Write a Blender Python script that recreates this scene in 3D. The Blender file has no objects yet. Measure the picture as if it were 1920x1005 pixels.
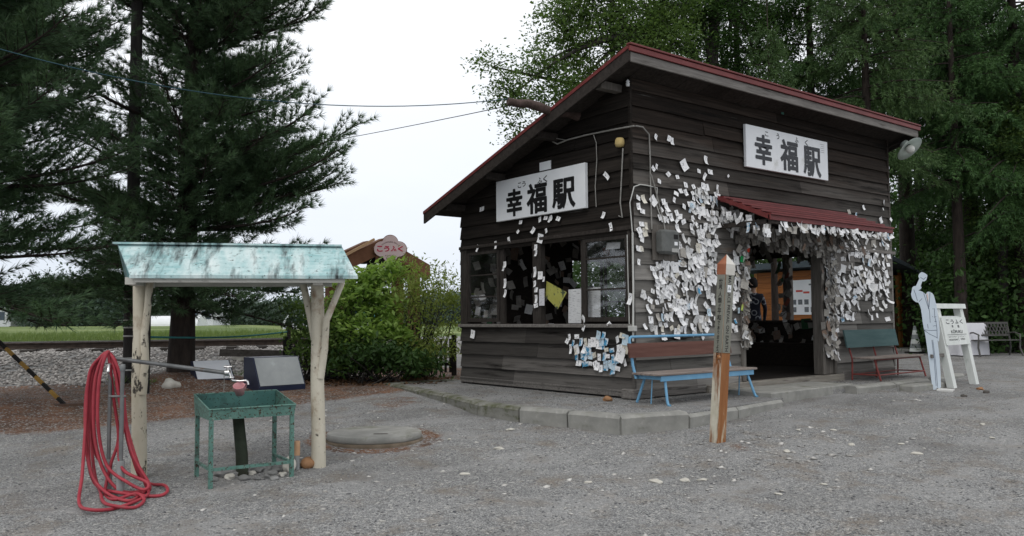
import bpy, math, random
import numpy as np
from mathutils import Matrix, Vector
rnd = random.Random(7)
rg = np.random.default_rng(11)
SC = bpy.context.scene
COL = SC.collection

# ------------------------------------------------------------------ camera
# World frame: origin at the near corner of the station hut, X along its door
# wall, Y along its window wall, Z up. Metres.
FPX, CX, CY = 1562.37, 960.0, 502.5
CAMP = np.array([-7.6907, -7.2955, 1.36])
CAMR = np.array([[0.78539507, -0.03185103, 0.61817481],
                 [-0.61894628, -0.0529164, 0.78364875],
                 [-0.00775156, 0.99809086, 0.06127436]])
cd = bpy.data.cameras.new('camera')
cam = bpy.data.objects.new('camera', cd)
COL.objects.link(cam)
cd.sensor_width = 36.0
cd.lens = 36.0 * FPX / 1920.0
cd.clip_start = 0.1
cd.clip_end = 6000
mw = Matrix.Identity(4)
for r in range(3):
    mw[r][0], mw[r][1], mw[r][2], mw[r][3] = CAMR[r, 0], CAMR[r, 1], -CAMR[r, 2], CAMP[r]
cam.matrix_world = mw
SC.camera = cam
FWD = np.array([CAMR[0, 2], CAMR[1, 2]]); FWD /= np.linalg.norm(FWD)
RGT = np.array([FWD[1], -FWD[0]])

# ------------------------------------------------------------------ world, sun, exposure
SUN_EL, SUN_AZ = math.radians(58), math.radians(215)
w = bpy.data.worlds.new('World')
SC.world = w
w.use_nodes = True
nt = w.node_tree
nt.nodes.clear()
L = nt.links.new
out = nt.nodes.new('ShaderNodeOutputWorld')
bg = nt.nodes.new('ShaderNodeBackground')
bg.inputs[1].default_value = 0.1
sky = nt.nodes.new('ShaderNodeTexSky')
sky.sky_type = 'NISHITA'
sky.sun_disc = False
sky.sun_elevation = SUN_EL
sky.sun_rotation = SUN_AZ
tc = nt.nodes.new('ShaderNodeTexCoord')
sep = nt.nodes.new('ShaderNodeSeparateXYZ')
noi = nt.nodes.new('ShaderNodeTexNoise')
noi.inputs['Scale'].default_value = 2.2
noi.inputs['Detail'].default_value = 5
mp = nt.nodes.new('ShaderNodeMapping')
mp.inputs['Scale'].default_value = (1, 1, 3)
ramp = nt.nodes.new('ShaderNodeValToRGB')
ramp.color_ramp.elements[0].position = 0.0
ramp.color_ramp.elements[0].color = (.68, .74, .83, 1)
ramp.color_ramp.elements[1].position = 0.42
ramp.color_ramp.elements[1].color = (1.05, 1.06, 1.08, 1)
e = ramp.color_ramp.elements.new(0.16)
e.color = (.86, .90, .96, 1)
ad = nt.nodes.new('ShaderNodeMath'); ad.operation = 'MULTIPLY_ADD'
ad.inputs[1].default_value = 0.22
gain = nt.nodes.new('ShaderNodeVectorMath'); gain.operation = 'SCALE'
gain.inputs['Scale'].default_value = 11.5
mix = nt.nodes.new('ShaderNodeMixRGB')
mix.inputs[0].default_value = 0.95
L(tc.outputs['Generated'], sep.inputs[0])
L(tc.outputs['Generated'], mp.inputs[0])
L(mp.outputs[0], noi.inputs['Vector'])
sb = nt.nodes.new('ShaderNodeMath'); sb.operation = 'SUBTRACT'; sb.inputs[1].default_value = .5
L(noi.outputs['Fac'], sb.inputs[0])
L(sb.outputs[0], ad.inputs[0])
L(sep.outputs['Z'], ad.inputs[2])
L(ad.outputs[0], ramp.inputs[0])
L(ramp.outputs[0], gain.inputs[0])
L(sky.outputs[0], mix.inputs[1])
L(gain.outputs[0], mix.inputs[2])
L(mix.outputs[0], bg.inputs[0])
L(bg.outputs[0], out.inputs[0])
sd = bpy.data.lights.new('sun', 'SUN')
sd.energy = 0.7
sd.angle = math.radians(20)
sd.color = (1, .96, .9)
sun = bpy.data.objects.new('sun', sd)
COL.objects.link(sun)
# light comes from behind and left of the viewer
_d = np.array([-.75, -.45, 1.25]); _d /= np.linalg.norm(_d)
sun.rotation_euler = Vector(-_d).to_track_quat('-Z', 'Y').to_euler()
SC.view_settings.view_transform = 'Standard'
SC.view_settings.look = 'None'
SC.view_settings.exposure = 0.0
SC.view_settings.gamma = 1.0
SC.render.engine = 'CYCLES'
SC.cycles.max_bounces = 6
SC.cycles.transparent_max_bounces = 12

# ------------------------------------------------------------------ site survey helpers
def ray(px, py):
    return CAMR @ np.array([px - CX, CY - py, FPX])
def on_z(px, py, z):
    r = ray(px, py); return CAMP + r * (z - CAMP[2]) / r[2]
def on_x(px, py, x):
    r = ray(px, py); return CAMP + r * (x - CAMP[0]) / r[0]
def on_y(px, py, y):
    r = ray(px, py); return CAMP + r * (y - CAMP[1]) / r[1]
def far(px, py, d):
    return CAMP + ray(px, py) * d / FPX
def dr(x, y):
    v = np.array([x - CAMP[0], y - CAMP[1]]); return v @ FWD, v @ RGT
def from_dr(d, r):
    return CAMP[:2] + FWD * d + RGT * r

# ------------------------------------------------------------------ materials
MATS = {}
class NT:
    def __init__(s, name):
        s.m = bpy.data.materials.new(name); s.m.use_nodes = True
        s.t = s.m.node_tree; s.t.nodes.clear()
        s.out = s.t.nodes.new('ShaderNodeOutputMaterial')
    def n(s, typ, **kw):
        nd = s.t.nodes.new('ShaderNode' + typ)
        for k, v in kw.items():
            if k in ('operation', 'blend_type', 'feature', 'distance', 'noise_dimensions', 'attribute_name', 'data_type'):
                setattr(nd, k, v)
            else:
                s.set(nd.inputs[int(k[1:])] if k[0] == '_' else nd.inputs[k.replace('__', ' ')], v)
        return nd
    def set(s, sock, v):
        if hasattr(v, 'links') or isinstance(v, bpy.types.NodeSocket):
            s.t.links.new(v, sock)
        else:
            if sock.type == 'RGBA' and len(v) == 3: v = (*v, 1)
            sock.default_value = v
    def coord(s, kind='Object', st=(1, 1, 1)):
        c = s.n('TexCoord'); m = s.n('Mapping', Vector=c.outputs[kind]); m.inputs['Scale'].default_value = st
        return m.outputs[0]
    def noise(s, vec, sc, det=4, rough=.55):
        return s.n('TexNoise', Vector=vec, Scale=sc, Detail=det, Roughness=rough).outputs['Fac']
    def step(s, v, lo, hi):
        m = s.n('MapRange', _0=v, _1=lo, _2=hi); m.clamp = True
        return m.outputs[0]
    def mix(s, f, a, b, mode='MIX'):
        return s.n('MixRGB', blend_type=mode, _0=f, _1=a, _2=b).outputs[0]
    def math(s, op, a, b=0.0, c=0.0):
        nd = s.n('Math', operation=op, _0=a, _1=b)
        s.set(nd.inputs[2], c)
        return nd.outputs[0]
    def bump(s, h, strength=.3, dist=.01, nrm=None):
        b = s.n('Bump', Strength=strength, Distance=dist, Height=h)
        if nrm is not None: s.set(b.inputs['Normal'], nrm)
        return b.outputs[0]
    def bsdf(s, col, rough=.8, metal=0., nrm=None, spec=.3):
        b = s.n('BsdfPrincipled'); s.set(b.inputs['Base Color'], col); s.set(b.inputs['Roughness'], rough)
        s.set(b.inputs['Metallic'], metal); s.set(b.inputs['Specular IOR Level'], spec)
        if nrm is not None: s.set(b.inputs['Normal'], nrm)
        s.t.links.new(b.outputs[0], s.out.inputs[0])
        return b

def mk(name, c1, c2=None, sc=5., st=(1, 1, 1), lo=.3, hi=.7, rough=.85, bump=.2, bd=.004, metal=0., spots=(), isl=0., spec=.25, coord='Object', fade=None):
    """worn surface: two tones of noise, optional stains (colour, scale, stretch, lo, hi), tone per piece"""
    t = NT(name); c2 = c2 or tuple(min(1, x * 1.35) for x in c1)
    v = t.coord(coord, st)
    f = t.noise(v, sc, 6, .62)
    col = t.mix(t.step(f, lo, hi), c1, c2)
    if fade:
        z0, z1, fc, st2 = fade
        z = t.n('SeparateXYZ', _0=t.coord('Object')).outputs[2]
        g = t.noise(t.coord('Object', st2), 1.0, 5, .6)
        zz = t.math('MULTIPLY_ADD', t.math('SUBTRACT', g, .5), 1.6, z)
        col = t.mix(t.step(zz, z0, z1), col, t.mix(t.step(f, lo, hi), fc, tuple(x * 1.7 for x in fc)))
    for (c, s_, st_, l_, h_) in spots:
        g = t.noise(t.coord(coord, st_), s_, 6, .65)
        col = t.mix(t.step(g, l_, h_), col, c)
    if isl:
        r = t.n('NewGeometry').outputs['Random Per Island']
        k = t.math('MULTIPLY_ADD', r, 2 * isl, 1 - isl)
        h = t.n('HueSaturation', Color=col, Value=k); col = h.outputs[0]
    fine = t.noise(v, sc * 4, 5, .7)
    t.bsdf(col, rough, metal, t.bump(t.math('ADD', f, t.math('MULTIPLY', fine, .5)), bump, bd) if bump else None, spec)
    MATS[name] = t.m
    return t.m

def leafmat(name, c1, c2, sat=.12, trans=.35):
    t = NT(name)
    r = t.n('NewGeometry').outputs['Random Per Island']
    big = t.noise(t.coord('Object'), 1.3, 3)
    col = t.mix(t.step(t.math('MULTIPLY_ADD', r, .4, t.math('MULTIPLY', big, .9)), .32, .95), c1, c2)
    d = t.n('BsdfPrincipled'); t.set(d.inputs['Base Color'], col); t.set(d.inputs['Roughness'], .55); t.set(d.inputs['Specular IOR Level'], .25)
    tr = t.n('BsdfTranslucent'); t.set(tr.inputs[0], t.mix(.5, col, (c2[0] * 1.3, c2[1] * 1.4, c2[2] * .7)))
    m = t.n('MixShader', _0=trans); t.t.links.new(d.outputs[0], m.inputs[1]); t.t.links.new(tr.outputs[0], m.inputs[2])
    t.t.links.new(m.outputs[0], t.out.inputs[0])
    return t.m

# ------------------------------------------------------------------ mesh helpers
def tag(o, label=None, cat=None, group=None, kind=None):
    if label: o['label'] = label
    if cat: o['category'] = cat
    if group: o['group'] = group
    if kind: o['kind'] = kind
    return o

def thing(name, label, cat, loc=(0, 0, 0), rz=0., group=None, rot=None):
    o = bpy.data.objects.new(name, None); COL.objects.link(o)
    o.empty_display_size = .2
    o.location = Vector([float(q) for q in loc]); o.rotation_euler = rot or (0, 0, rz)
    return tag(o, label, cat, group)

def npmesh(name, V, F, mat, parent=None, smooth=False):
    V = np.asarray(V, dtype=np.float32); F = np.asarray(F, dtype=np.int32)
    me = bpy.data.meshes.new(name); k = F.shape[1]
    me.vertices.add(len(V)); me.vertices.foreach_set('co', V.ravel())
    me.loops.add(F.size); me.loops.foreach_set('vertex_index', F.ravel())
    me.polygons.add(len(F)); me.polygons.foreach_set('loop_start', np.arange(0, F.size, k, dtype=np.int32))
    me.polygons.foreach_set('loop_total', np.full(len(F), k, dtype=np.int32))
    if smooth: me.polygons.foreach_set('use_smooth', np.ones(len(F), dtype=bool))
    me.update(calc_edges=True); me.validate()
    if mat: me.materials.append(mat)
    o = bpy.data.objects.new(name, me); COL.objects.link(o)
    if parent: o.parent = parent
    return o

class MB:
    def __init__(s): s.v = []; s.f = []; s.mi = []; s.sm = []
    def add(s, V, F, mi=0, sm=False):
        b = len(s.v); s.v += [tuple(float(c) for c in p) for p in V]
        for f in F: s.f.append([b + i for i in f]); s.mi.append(mi); s.sm.append(sm)
        return s
    def hexa(s, P, mi=0):
        """8 corners: bottom ring 0-3 ccw from above, top ring 4-7"""
        return s.add(P, [(3, 2, 1, 0), (4, 5, 6, 7), (0, 1, 5, 4), (1, 2, 6, 5), (2, 3, 7, 6), (3, 0, 4, 7)], mi)
    def box(s, x0, x1, y0, y1, z0, z1, mi=0):
        return s.hexa([(x0, y0, z0), (x1, y0, z0), (x1, y1, z0), (x0, y1, z0), (x0, y0, z1), (x1, y0, z1), (x1, y1, z1), (x0, y1, z1)], mi)
    def cbox(s, x0, x1, y0, y1, z0, z1, c=.006, mi=0):
        """box with chamfered edges (top, bottom and vertical)"""
        def ring(a, z): return [(x0 + a, y0 + a + c, z), (x0 + a + c, y0 + a, z), (x1 - a - c, y0 + a, z), (x1 - a, y0 + a + c, z), (x1 - a, y1 - a - c, z), (x1 - a - c, y1 - a, z), (x0 + a + c, y1 - a, z), (x0 + a, y1 - a - c, z)]
        R = [ring(c, z0), ring(0, z0 + c), ring(0, z1 - c), ring(c, z1)]
        V = [p for r in R for p in r]; F = [tuple(range(7, -1, -1)), tuple(range(24, 32))]
        for k in range(3):
            for i in range(8):
                j = (i + 1) % 8; F.append((k * 8 + i, k * 8 + j, k * 8 + 8 + j, k * 8 + 8 + i))
        return s.add(V, F, mi)
    def beam(s, a, b, w, h, up=(0, 0, 1), mi=0):
        a = Vector([float(q) for q in a]); b = Vector([float(q) for q in b]); d = (b - a).normalized()
        sd_ = d.cross(Vector(up)); sd_ = sd_.normalized() if sd_.length > 1e-4 else Vector((1, 0, 0)); u = sd_.cross(d)
        P = []
        for p in (a, b):
            for (i, j) in ((-1, -1), (1, -1), (1, 1), (-1, 1)): P.append(p + sd_ * i * w / 2 + u * j * h / 2)
        return s.add(P, [(0, 1, 2, 3), (7, 6, 5, 4), (1, 0, 4, 5), (2, 1, 5, 6), (3, 2, 6, 7), (0, 3, 7, 4)], mi)
    def tube(s, pts, rad, n=8, mi=0, sm=True, cap=True):
        pts = [Vector([float(q) for q in p]) for p in pts]
        if not hasattr(rad, '__len__'): rad = [rad] * len(pts)
        V = []; prev = None
        for i, p in enumerate(pts):
            d = (pts[min(i + 1, len(pts) - 1)] - pts[max(i - 1, 0)]).normalized()
            if prev is None:
                u = d.orthogonal().normalized()
            else:
                u = prev - d * prev.dot(d); u = u.normalized() if u.length > 1e-5 else d.orthogonal().normalized()
            prev = u; v = d.cross(u)
            for k in range(n):
                a = 2 * math.pi * k / n; V.append(p + (u * math.cos(a) + v * math.sin(a)) * rad[i])
        F = [(i * n + k, i * n + (k + 1) % n, (i + 1) * n + (k + 1) % n, (i + 1) * n + k) for i in range(len(pts) - 1) for k in range(n)]
        s.add(V, F, mi, sm)
        if cap:
            s.add(V[:n], [tuple(range(n - 1, -1, -1))], mi); s.add(V[-n:], [tuple(range(n))], mi)
        return s
    def lathe(s, prof, n=20, c=(0, 0, 0), mi=0, sm=True):
        V = []
        for (r, z) in prof:
            for k in range(n):
                a = 2 * math.pi * k / n; V.append((c[0] + r * math.cos(a), c[1] + r * math.sin(a), c[2] + z))
        F = [(i * n + k, i * n + (k + 1) % n, (i + 1) * n + (k + 1) % n, (i + 1) * n + k) for i in range(len(prof) - 1) for k in range(n)]
        return s.add(V, F, mi, sm)
    def prism(s, poly, fn, t0, t1, mi=0):
        """poly (u,v) extruded from t0 to t1, fn(u,v,t)->point"""
        n = len(poly); V = [fn(u, v, t0) for u, v in poly] + [fn(u, v, t1) for u, v in poly]
        F = [tuple(range(n - 1, -1, -1)), tuple(range(n, 2 * n))] + [(i, (i + 1) % n, n + (i + 1) % n, n + i) for i in range(n)]
        return s.add(V, F, mi)
    def build(s, name, mats, parent=None, fix=True):
        me = bpy.data.meshes.new(name); me.from_pydata(s.v, [], s.f)
        for m in (mats if isinstance(mats, (list, tuple)) else [mats]): me.materials.append(m)
        me.polygons.foreach_set('material_index', s.mi); me.polygons.foreach_set('use_smooth', s.sm)
        if fix:
            import bmesh
            b = bmesh.new(); b.from_mesh(me); bmesh.ops.recalc_face_normals(b, faces=b.faces); b.to_mesh(me); b.free()
        me.update()
        o = bpy.data.objects.new(name, me); COL.objects.link(o)
        if parent: o.parent = parent
        return o

def text_geo(s, off=0.0, res=3, shear=0.):
    """outline of the writing as flat polygons, box scaled to 1 x 1"""
    c = bpy.data.curves.new('t', 'FONT'); c.body = s; c.offset = off; c.resolution_u = res; c.fill_mode = 'FRONT'; c.shear = shear
    o = bpy.data.objects.new('t', c); COL.objects.link(o)
    bpy.context.view_layer.update()
    dg = bpy.context.evaluated_depsgraph_get()
    ev = o.evaluated_get(dg); me = ev.to_mesh()
    V = np.array([v.co[:] for v in me.vertices]); F = [tuple(p.vertices) for p in me.polygons]
    ev.to_mesh_clear(); bpy.data.objects.remove(o); bpy.data.curves.remove(c)
    lo, hi = V.min(0), V.max(0); V = (V - lo) / np.maximum(hi - lo, 1e-6)
    return V[:, :2], F
def put_text(mb, s, u0, u1, v0, v1, fn, mi=0, off=0., shear=0., res=3):
    V, F = text_geo(s, off, res, shear)
    mb.add([fn(u0 + (u1 - u0) * a, v0 + (v1 - v0) * b) for a, b in V], F, mi)

def bold_text(mb, s, u0, u1, v0, v1, fn, k, mi=0, off=.012):
    """heavier strokes: the same outline laid a few times, each a hair proud of the last and nudged sideways"""
    V, F = text_geo(s, off)
    n = Vector(fn(0, 0)); nrm = (Vector(fn(1, 0)) - n).cross(Vector(fn(0, 1)) - n).normalized()
    for i, (a_, b_) in enumerate(((0, 0), (k, 0), (-k, 0), (0, k), (0, -k), (k * .7, k * .7), (-k * .7, -k * .7), (k * .7, -k * .7), (-k * .7, k * .7))):
        mb.add([Vector(fn(u0 + (u1 - u0) * a + a_, v0 + (v1 - v0) * b + b_ * 2.6)) + nrm * .0003 * i for a, b in V], F, mi)

def xyz(p): return tuple(float(q) for q in p)
def copy_tree(o, parent=None):
    c = o.copy(); COL.objects.link(c)
    if parent: c.parent = parent
    for ch in [k for k in o.children]: copy_tree(ch, c)
    return c

# ================================================================== GROUND
TRK0 = np.array([-2.93, 12.0]); _ta = math.radians(-20)
TU = np.array([math.cos(_ta), math.sin(_ta)]); TN = np.array([-TU[1], TU[0]])   # along the near rail; away from the viewer
PINE = np.array([-3.55, 6.55])
def sm(t):
    t = np.clip(t, 0, 1); return t * t * (3 - 2 * t)
_pg = rg.random((64, 64))
def vnoise(x, y):
    xi = np.floor(x).astype(int); yi = np.floor(y).astype(int); fx = sm(x - xi); fy = sm(y - yi)
    a = _pg[xi % 64, yi % 64]; b = _pg[(xi + 1) % 64, yi % 64]; c = _pg[xi % 64, (yi + 1) % 64]; d_ = _pg[(xi + 1) % 64, (yi + 1) % 64]
    return (a * (1 - fx) + b * fx) * (1 - fy) + (c * (1 - fx) + d_ * fx) * fy
def gh(x, y):
    """ground height"""
    x = np.asarray(x, float); y = np.asarray(y, float)
    px, py = x - CAMP[0], y - CAMP[1]
    d = px * FWD[0] + py * FWD[1]; r = px * RGT[0] + py * RGT[1]
    h = np.interp(d, [-50, 0, 5.2, 6.5, 8.7, 10.5, 12.5, 16, 30], [0, 0, 0, .05, .17, .25, .31, .36, .38])
    h = h + (vnoise(x * .9 + 7, y * .9) - .5) * .035 + (vnoise(x * 3, y * 3 + 5) - .5) * .014
    tn = (x - TRK0[0]) * TN[0] + (y - TRK0[1]) * TN[1]; tu = (x - TRK0[0]) * TU[0] + (y - TRK0[1]) * TU[1]
    lf = 1 - sm((tu - 3.5) / 5)
    up = sm(1 - (-tn - .35) / 3.6)
    tgt = np.where(tn < 1.7, .75, .75 + .06 * sm((tn - 1.7) / 1.5))
    h = h + (tgt - h) * up * lf
    h = h + .26 * np.exp(-((x - PINE[0]) ** 2 + (y - PINE[1]) ** 2) / 1.1)
    h = h + .16 * np.exp(-((d - 10.6) ** 2 / 1.0 + (r + 6.9) ** 2 / 1.6))
    return h
def gz(x, y): return float(gh(np.array([x]), np.array([y]))[0])

def axis(parts):
    a = []
    for lo, hi, st in parts: a += list(np.arange(lo, hi, st))
    return np.array(a + [parts[-1][1]])
D = axis([(-60, -5, 10), (-5, 4, .9), (4, 9, .1), (9, 20, .14), (20, 32, .6), (32, 90, 4), (90, 400, 31), (400, 3000, 260)])
R = axis([(-2500, -300, 200), (-300, -40, 20), (-40, -14, 1.6), (-14, 9, .16), (9, 24, .75), (24, 60, 4), (60, 300, 24), (300, 2500, 200)])
dd, rr = np.meshgrid(D, R, indexing='ij')
gx = CAMP[0] + FWD[0] * dd + RGT[0] * rr; gy = CAMP[1] + FWD[1] * dd + RGT[1] * rr
V = np.stack([gx, gy, gh(gx, gy)], -1).reshape(-1, 3)
nd, nr = len(D), len(R)
ii, jj = np.meshgrid(np.arange(nd - 1), np.arange(nr - 1), indexing='ij')
q = ii * nr + jj
F = np.stack([q, q + nr, q + nr + 1, q + 1], -1).reshape(-1, 4)[:, ::-1]

def ground_mat():
    t = NT('gravel')
    v = t.coord('Object')
    vo = t.n('TexVoronoi', Vector=v, Scale=105.0); vb = t.n('TexVoronoi', Vector=v, Scale=48.0)
    def cellval(n): return t.n('SeparateColor', _0=n.outputs['Color']).outputs[0]
    fine = t.noise(v, 190, 3, .7)
    g1 = t.mix(cellval(vo), (.090, .093, .096), (.44, .44, .43))
    g1 = t.mix(t.step(cellval(vb), .86, .92), g1, (.50, .49, .46))
    g1 = t.mix(t.step(fine, .35, .7), g1, t.mix(.55, g1, (.30, .30, .297)))
    g1 = t.mix(t.step(vo.outputs['Distance'], .35, .75), g1, t.mix(.55, g1, (.045, .045, .047)))
    big = t.noise(v, .55, 5, .6); mid = t.noise(v, 2.6, 5, .65)
    g1 = t.mix(t.math('MULTIPLY', t.step(mid, .50, .70), .65), g1, (.175, .142, .108))
    g1 = t.mix(t.math('MULTIPLY', t.step(big, .48, .66), .5), g1, (.115, .112, .108))
    g1 = t.mix(t.math('MULTIPLY', t.step(t.noise(t.coord('Object', (1, 2.2, 1)), .9, 4), .5, .62), .35), g1, (.33, .33, .325))
    # conifer needle litter
    a = t.n('Attribute', attribute_name='litter').outputs['Fac']
    rag = t.noise(v, 5, 6, .7); nd_ = t.noise(t.coord('Object', (1, 1, 1)), 70, 4, .7)
    lit = t.mix(t.step(nd_, .3, .7), (.095, .042, .022), (.33, .165, .09))
    lit = t.mix(t.step(t.noise(v, 2.2, 5), .45, .7), lit, t.mix(.75, lit, (.075, .06, .045)))
    lit = t.mix(t.step(mid, .42, .62), t.mix(.6, lit, (.06, .032, .02)), lit)
    lit = t.mix(t.step(cellval(vb), .80, .84), lit, g1)
    fa = t.step(t.math('ADD', a, t.math('MULTIPLY_ADD', rag, 1.0, -.5)), .38, .62)
    fa = t.math('MULTIPLY', fa, t.step(fine, .2, .5))
    col = t.mix(fa, g1, lit)
    # grassy field
    gsl = t.n('Attribute', attribute_name='grass').outputs['Fac']
    st = t.noise(t.coord('Object', (1, 1, 1)), 3.5, 6, .7); row = t.noise(v, .05, 4, .6)
    gc = t.mix(t.step(st, .3, .7), (.050, .088, .028), (.14, .19, .06))
    gc = t.mix(t.step(row, .45, .6), gc, (.20, .24, .09))
    col = t.mix(t.step(t.math('ADD', gsl, t.math('MULTIPLY_ADD', rag, .6, -.3)), .4, .6), col, gc)
    hgt = t.math('ADD', t.math('MULTIPLY', vo.outputs['Distance'], -1.0), t.math('MULTIPLY', vb.outputs['Distance'], -1.2))
    nb = t.bump(hgt, .55, .012)
    t.bsdf(col, .92, 0, nb, .15)
    return t.m
GM = ground_mat()
go = npmesh('ground', V, F, GM, smooth=True); go['kind'] = 'structure'
x, y = V[:, 0], V[:, 1]
pd = (x - CAMP[0]) * FWD[0] + (y - CAMP[1]) * FWD[1]; pr = (x - CAMP[0]) * RGT[0] + (y - CAMP[1]) * RGT[1]
tn = (x - TRK0[0]) * TN[0] + (y - TRK0[1]) * TN[1]; tu = (x - TRK0[0]) * TU[0] + (y - TRK0[1]) * TU[1]
edge = np.interp(pr, [-9, -5, -3.4, -2.2, -1, 0], [8.0, 8.6, 9.8, 11.4, 12.4, 14])
lit = sm((pd - edge) / 1.4 + .2) * (1 - sm((pr + .6) / .8))
lit = np.maximum(lit * sm((-tn - 3.9) / .8), np.exp(-((x - PINE[0]) ** 2 + (y - PINE[1]) ** 2) / 1.6))
lit = np.maximum(lit, .8 * np.exp(-((np.hypot(x + 3.49, y - .31) - .6) / .13) ** 2))
lit = np.maximum(lit, sm((pd - 13.1) / .6) * (1 - sm((pd - 16) / 2)) * sm((pr + 4) / 1) * (1 - sm((pr + .8) / .5)))
lit = np.maximum(lit, .46 * np.exp(-((x + 1.1) ** 2 + (y + 2.4) ** 2) / .12))
lit = np.maximum(lit, .55 * np.exp(-((pd - 11.3) / 1.2) ** 2) * np.exp(-((pr + 1.6) / .5) ** 2))
for nm, val in (('litter', lit), ('grass', np.maximum(sm((tn - 2.2) / 1.2) * (1 - sm((tu - 6) / 4)), sm((pd - 45) / 8)))):
    at_ = go.data.attributes.new(nm, 'FLOAT', 'POINT'); at_.data.foreach_set('value', val.astype(np.float32))

# ------------------------------------------------------------------ loose stones
def stones(name, P, S, mat, flat=.55, seed=1):
    r_ = np.random.default_rng(seed); n = len(P)
    base = np.array([[1, 0, 0], [.55, .8, .1], [-.5, .85, 0], [-1, .05, .1], [-.55, -.8, 0], [.5, -.85, .1], [.15, .1, .8], [0, 0, -.7]])
    tri = [(0, 1, 6), (1, 2, 6), (2, 3, 6), (3, 4, 6), (4, 5, 6), (5, 0, 6), (1, 0, 7), (2, 1, 7), (3, 2, 7), (4, 3, 7), (5, 4, 7), (0, 5, 7)]
    B = base[None] * (1 + (r_.random((n, 8, 3)) - .5) * .7)
    a = r_.random(n) * 6.283; el = .65 + .5 * r_.random(n)
    B[:, :, 1] *= el[:, None]; B[:, :, 2] *= flat * (.6 + .8 * r_.random(n))[:, None]
    ca, sa = np.cos(a)[:, None], np.sin(a)[:, None]
    X = B[:, :, 0] * ca - B[:, :, 1] * sa; Y = B[:, :, 0] * sa + B[:, :, 1] * ca
    til = (r_.random((n, 1)) - .5) * .7
    Z = B[:, :, 2] + X * til
    VV = np.stack([X, Y, Z], -1) * np.asarray(S)[:, None, None] + P[:, None, :]
    FF = (np.arange(n)[:, None, None] * 8 + np.array(tri)[None]).reshape(-1, 3)
    return npmesh(name, VV.reshape(-1, 3), FF, mat)
def stone_mat(name, lo, hi):
    t = NT(name); r_ = t.n('NewGeometry').outputs['Random Per Island']
    rp = t.n('ValToRGB', Fac=r_); rp.color_ramp.elements[0].color = (*lo, 1); rp.color_ramp.elements[1].color = (*hi, 1)
    n_ = t.noise(t.coord(), 40, 4); t.bsdf(t.mix(t.step(n_, .3, .8), rp.outputs[0], t.mix(.6, rp.outputs[0], (.1, .09, .08))), .9, 0, t.bump(n_, .3, .004), .2)
    return t.m
SGREY = stone_mat('stone_grey', (.085, .09, .10), (.42, .42, .41))
SPALE = stone_mat('stone_pale', (.30, .29, .27), (.74, .72, .68))
SBALL = stone_mat('ballast', (.20, .185, .175), (.66, .63, .60))

n = 22000
dd_ = 4.9 + 8 * rg.random(n) ** 1.7; rr_ = (rg.random(n) - .5) * 2 * (dd_ * .66)
P = np.stack([CAMP[0] + FWD[0] * dd_ + RGT[0] * rr_, CAMP[1] + FWD[1] * dd_ + RGT[1] * rr_], -1)
keep = ~((P[:, 0] > -1.45) & (P[:, 1] > -1.05) & (P[:, 0] < 7)) & (np.hypot(P[:, 0] + 3.49, P[:, 1] - .31) > .56)
P = P[keep]; P = np.concatenate([P, gh(P[:, 0], P[:, 1])[:, None]], 1)
S = .0055 + .009 * rg.random(len(P)) ** 2
o = stones('gravel', P, S, SGREY, .6, 3); tag(o, 'fine grey loose gravel covering the open yard', 'gravel', kind='stuff')
n = 420
dd_ = 4.9 + 8 * rg.random(n); rr_ = (rg.random(n) - .42) * 1.5 * (dd_ * .6)
P = np.stack([CAMP[0] + FWD[0] * dd_ + RGT[0] * rr_, CAMP[1] + FWD[1] * dd_ + RGT[1] * rr_], -1)
keep = ~((P[:, 0] > -1.6) & (P[:, 1] > -1.3) & (P[:, 0] < 7)) & (np.hypot(P[:, 0] + 3.49, P[:, 1] - .31) > .6)
P = P[keep]; P = np.concatenate([P, gh(P[:, 0], P[:, 1])[:, None]], 1)
o = stones('gravel', P, .014 + .02 * rg.random(len(P)) ** 2, SPALE, .4, 4); tag(o, 'scattered pale pebbles lying over the grey yard gravel', 'pebbles', kind='stuff')
n = 30000
tu_ = -13 + 17.5 * rg.random(n); tn_ = -5.6 + 7.6 * rg.random(n)
P = TRK0[None] + TU[None] * tu_[:, None] + TN[None] * tn_[:, None]
keep = (tn_ > -4.3 + 1.3 * (vnoise(tu_ * .9, tu_ * 0 + 3) - .5) - 1.0 * rg.random(n) ** 4)
keep &= np.hypot(P[:, 0] - PINE[0], P[:, 1] - PINE[1]) > .95
P = P[keep]; P = np.concatenate([P, gh(P[:, 0], P[:, 1])[:, None] + .004], 1)
o = stones('ballast', P, .022 + .03 * rg.random(len(P)), SBALL, .75, 5); tag(o, 'pale crushed stone ballast banked along the railway', 'ballast', kind='stuff')

n = 90
P = np.stack([-1.08 + .85 * rg.normal(size=n), -2.75 + .42 * rg.normal(size=n)], -1); P = P[np.hypot(P[:, 0] + 1.08, P[:, 1] + 2.11) > .12]
P = np.concatenate([P, gh(P[:, 0], P[:, 1])[:, None] + .004], 1)
o = stones('pebbles', P, .014 + .026 * rg.random(len(P)) ** 2, SPALE, .45, 14); tag(o, 'pale pebbles strewn in front of the rusty peace post', 'pebbles', kind='stuff')
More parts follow.
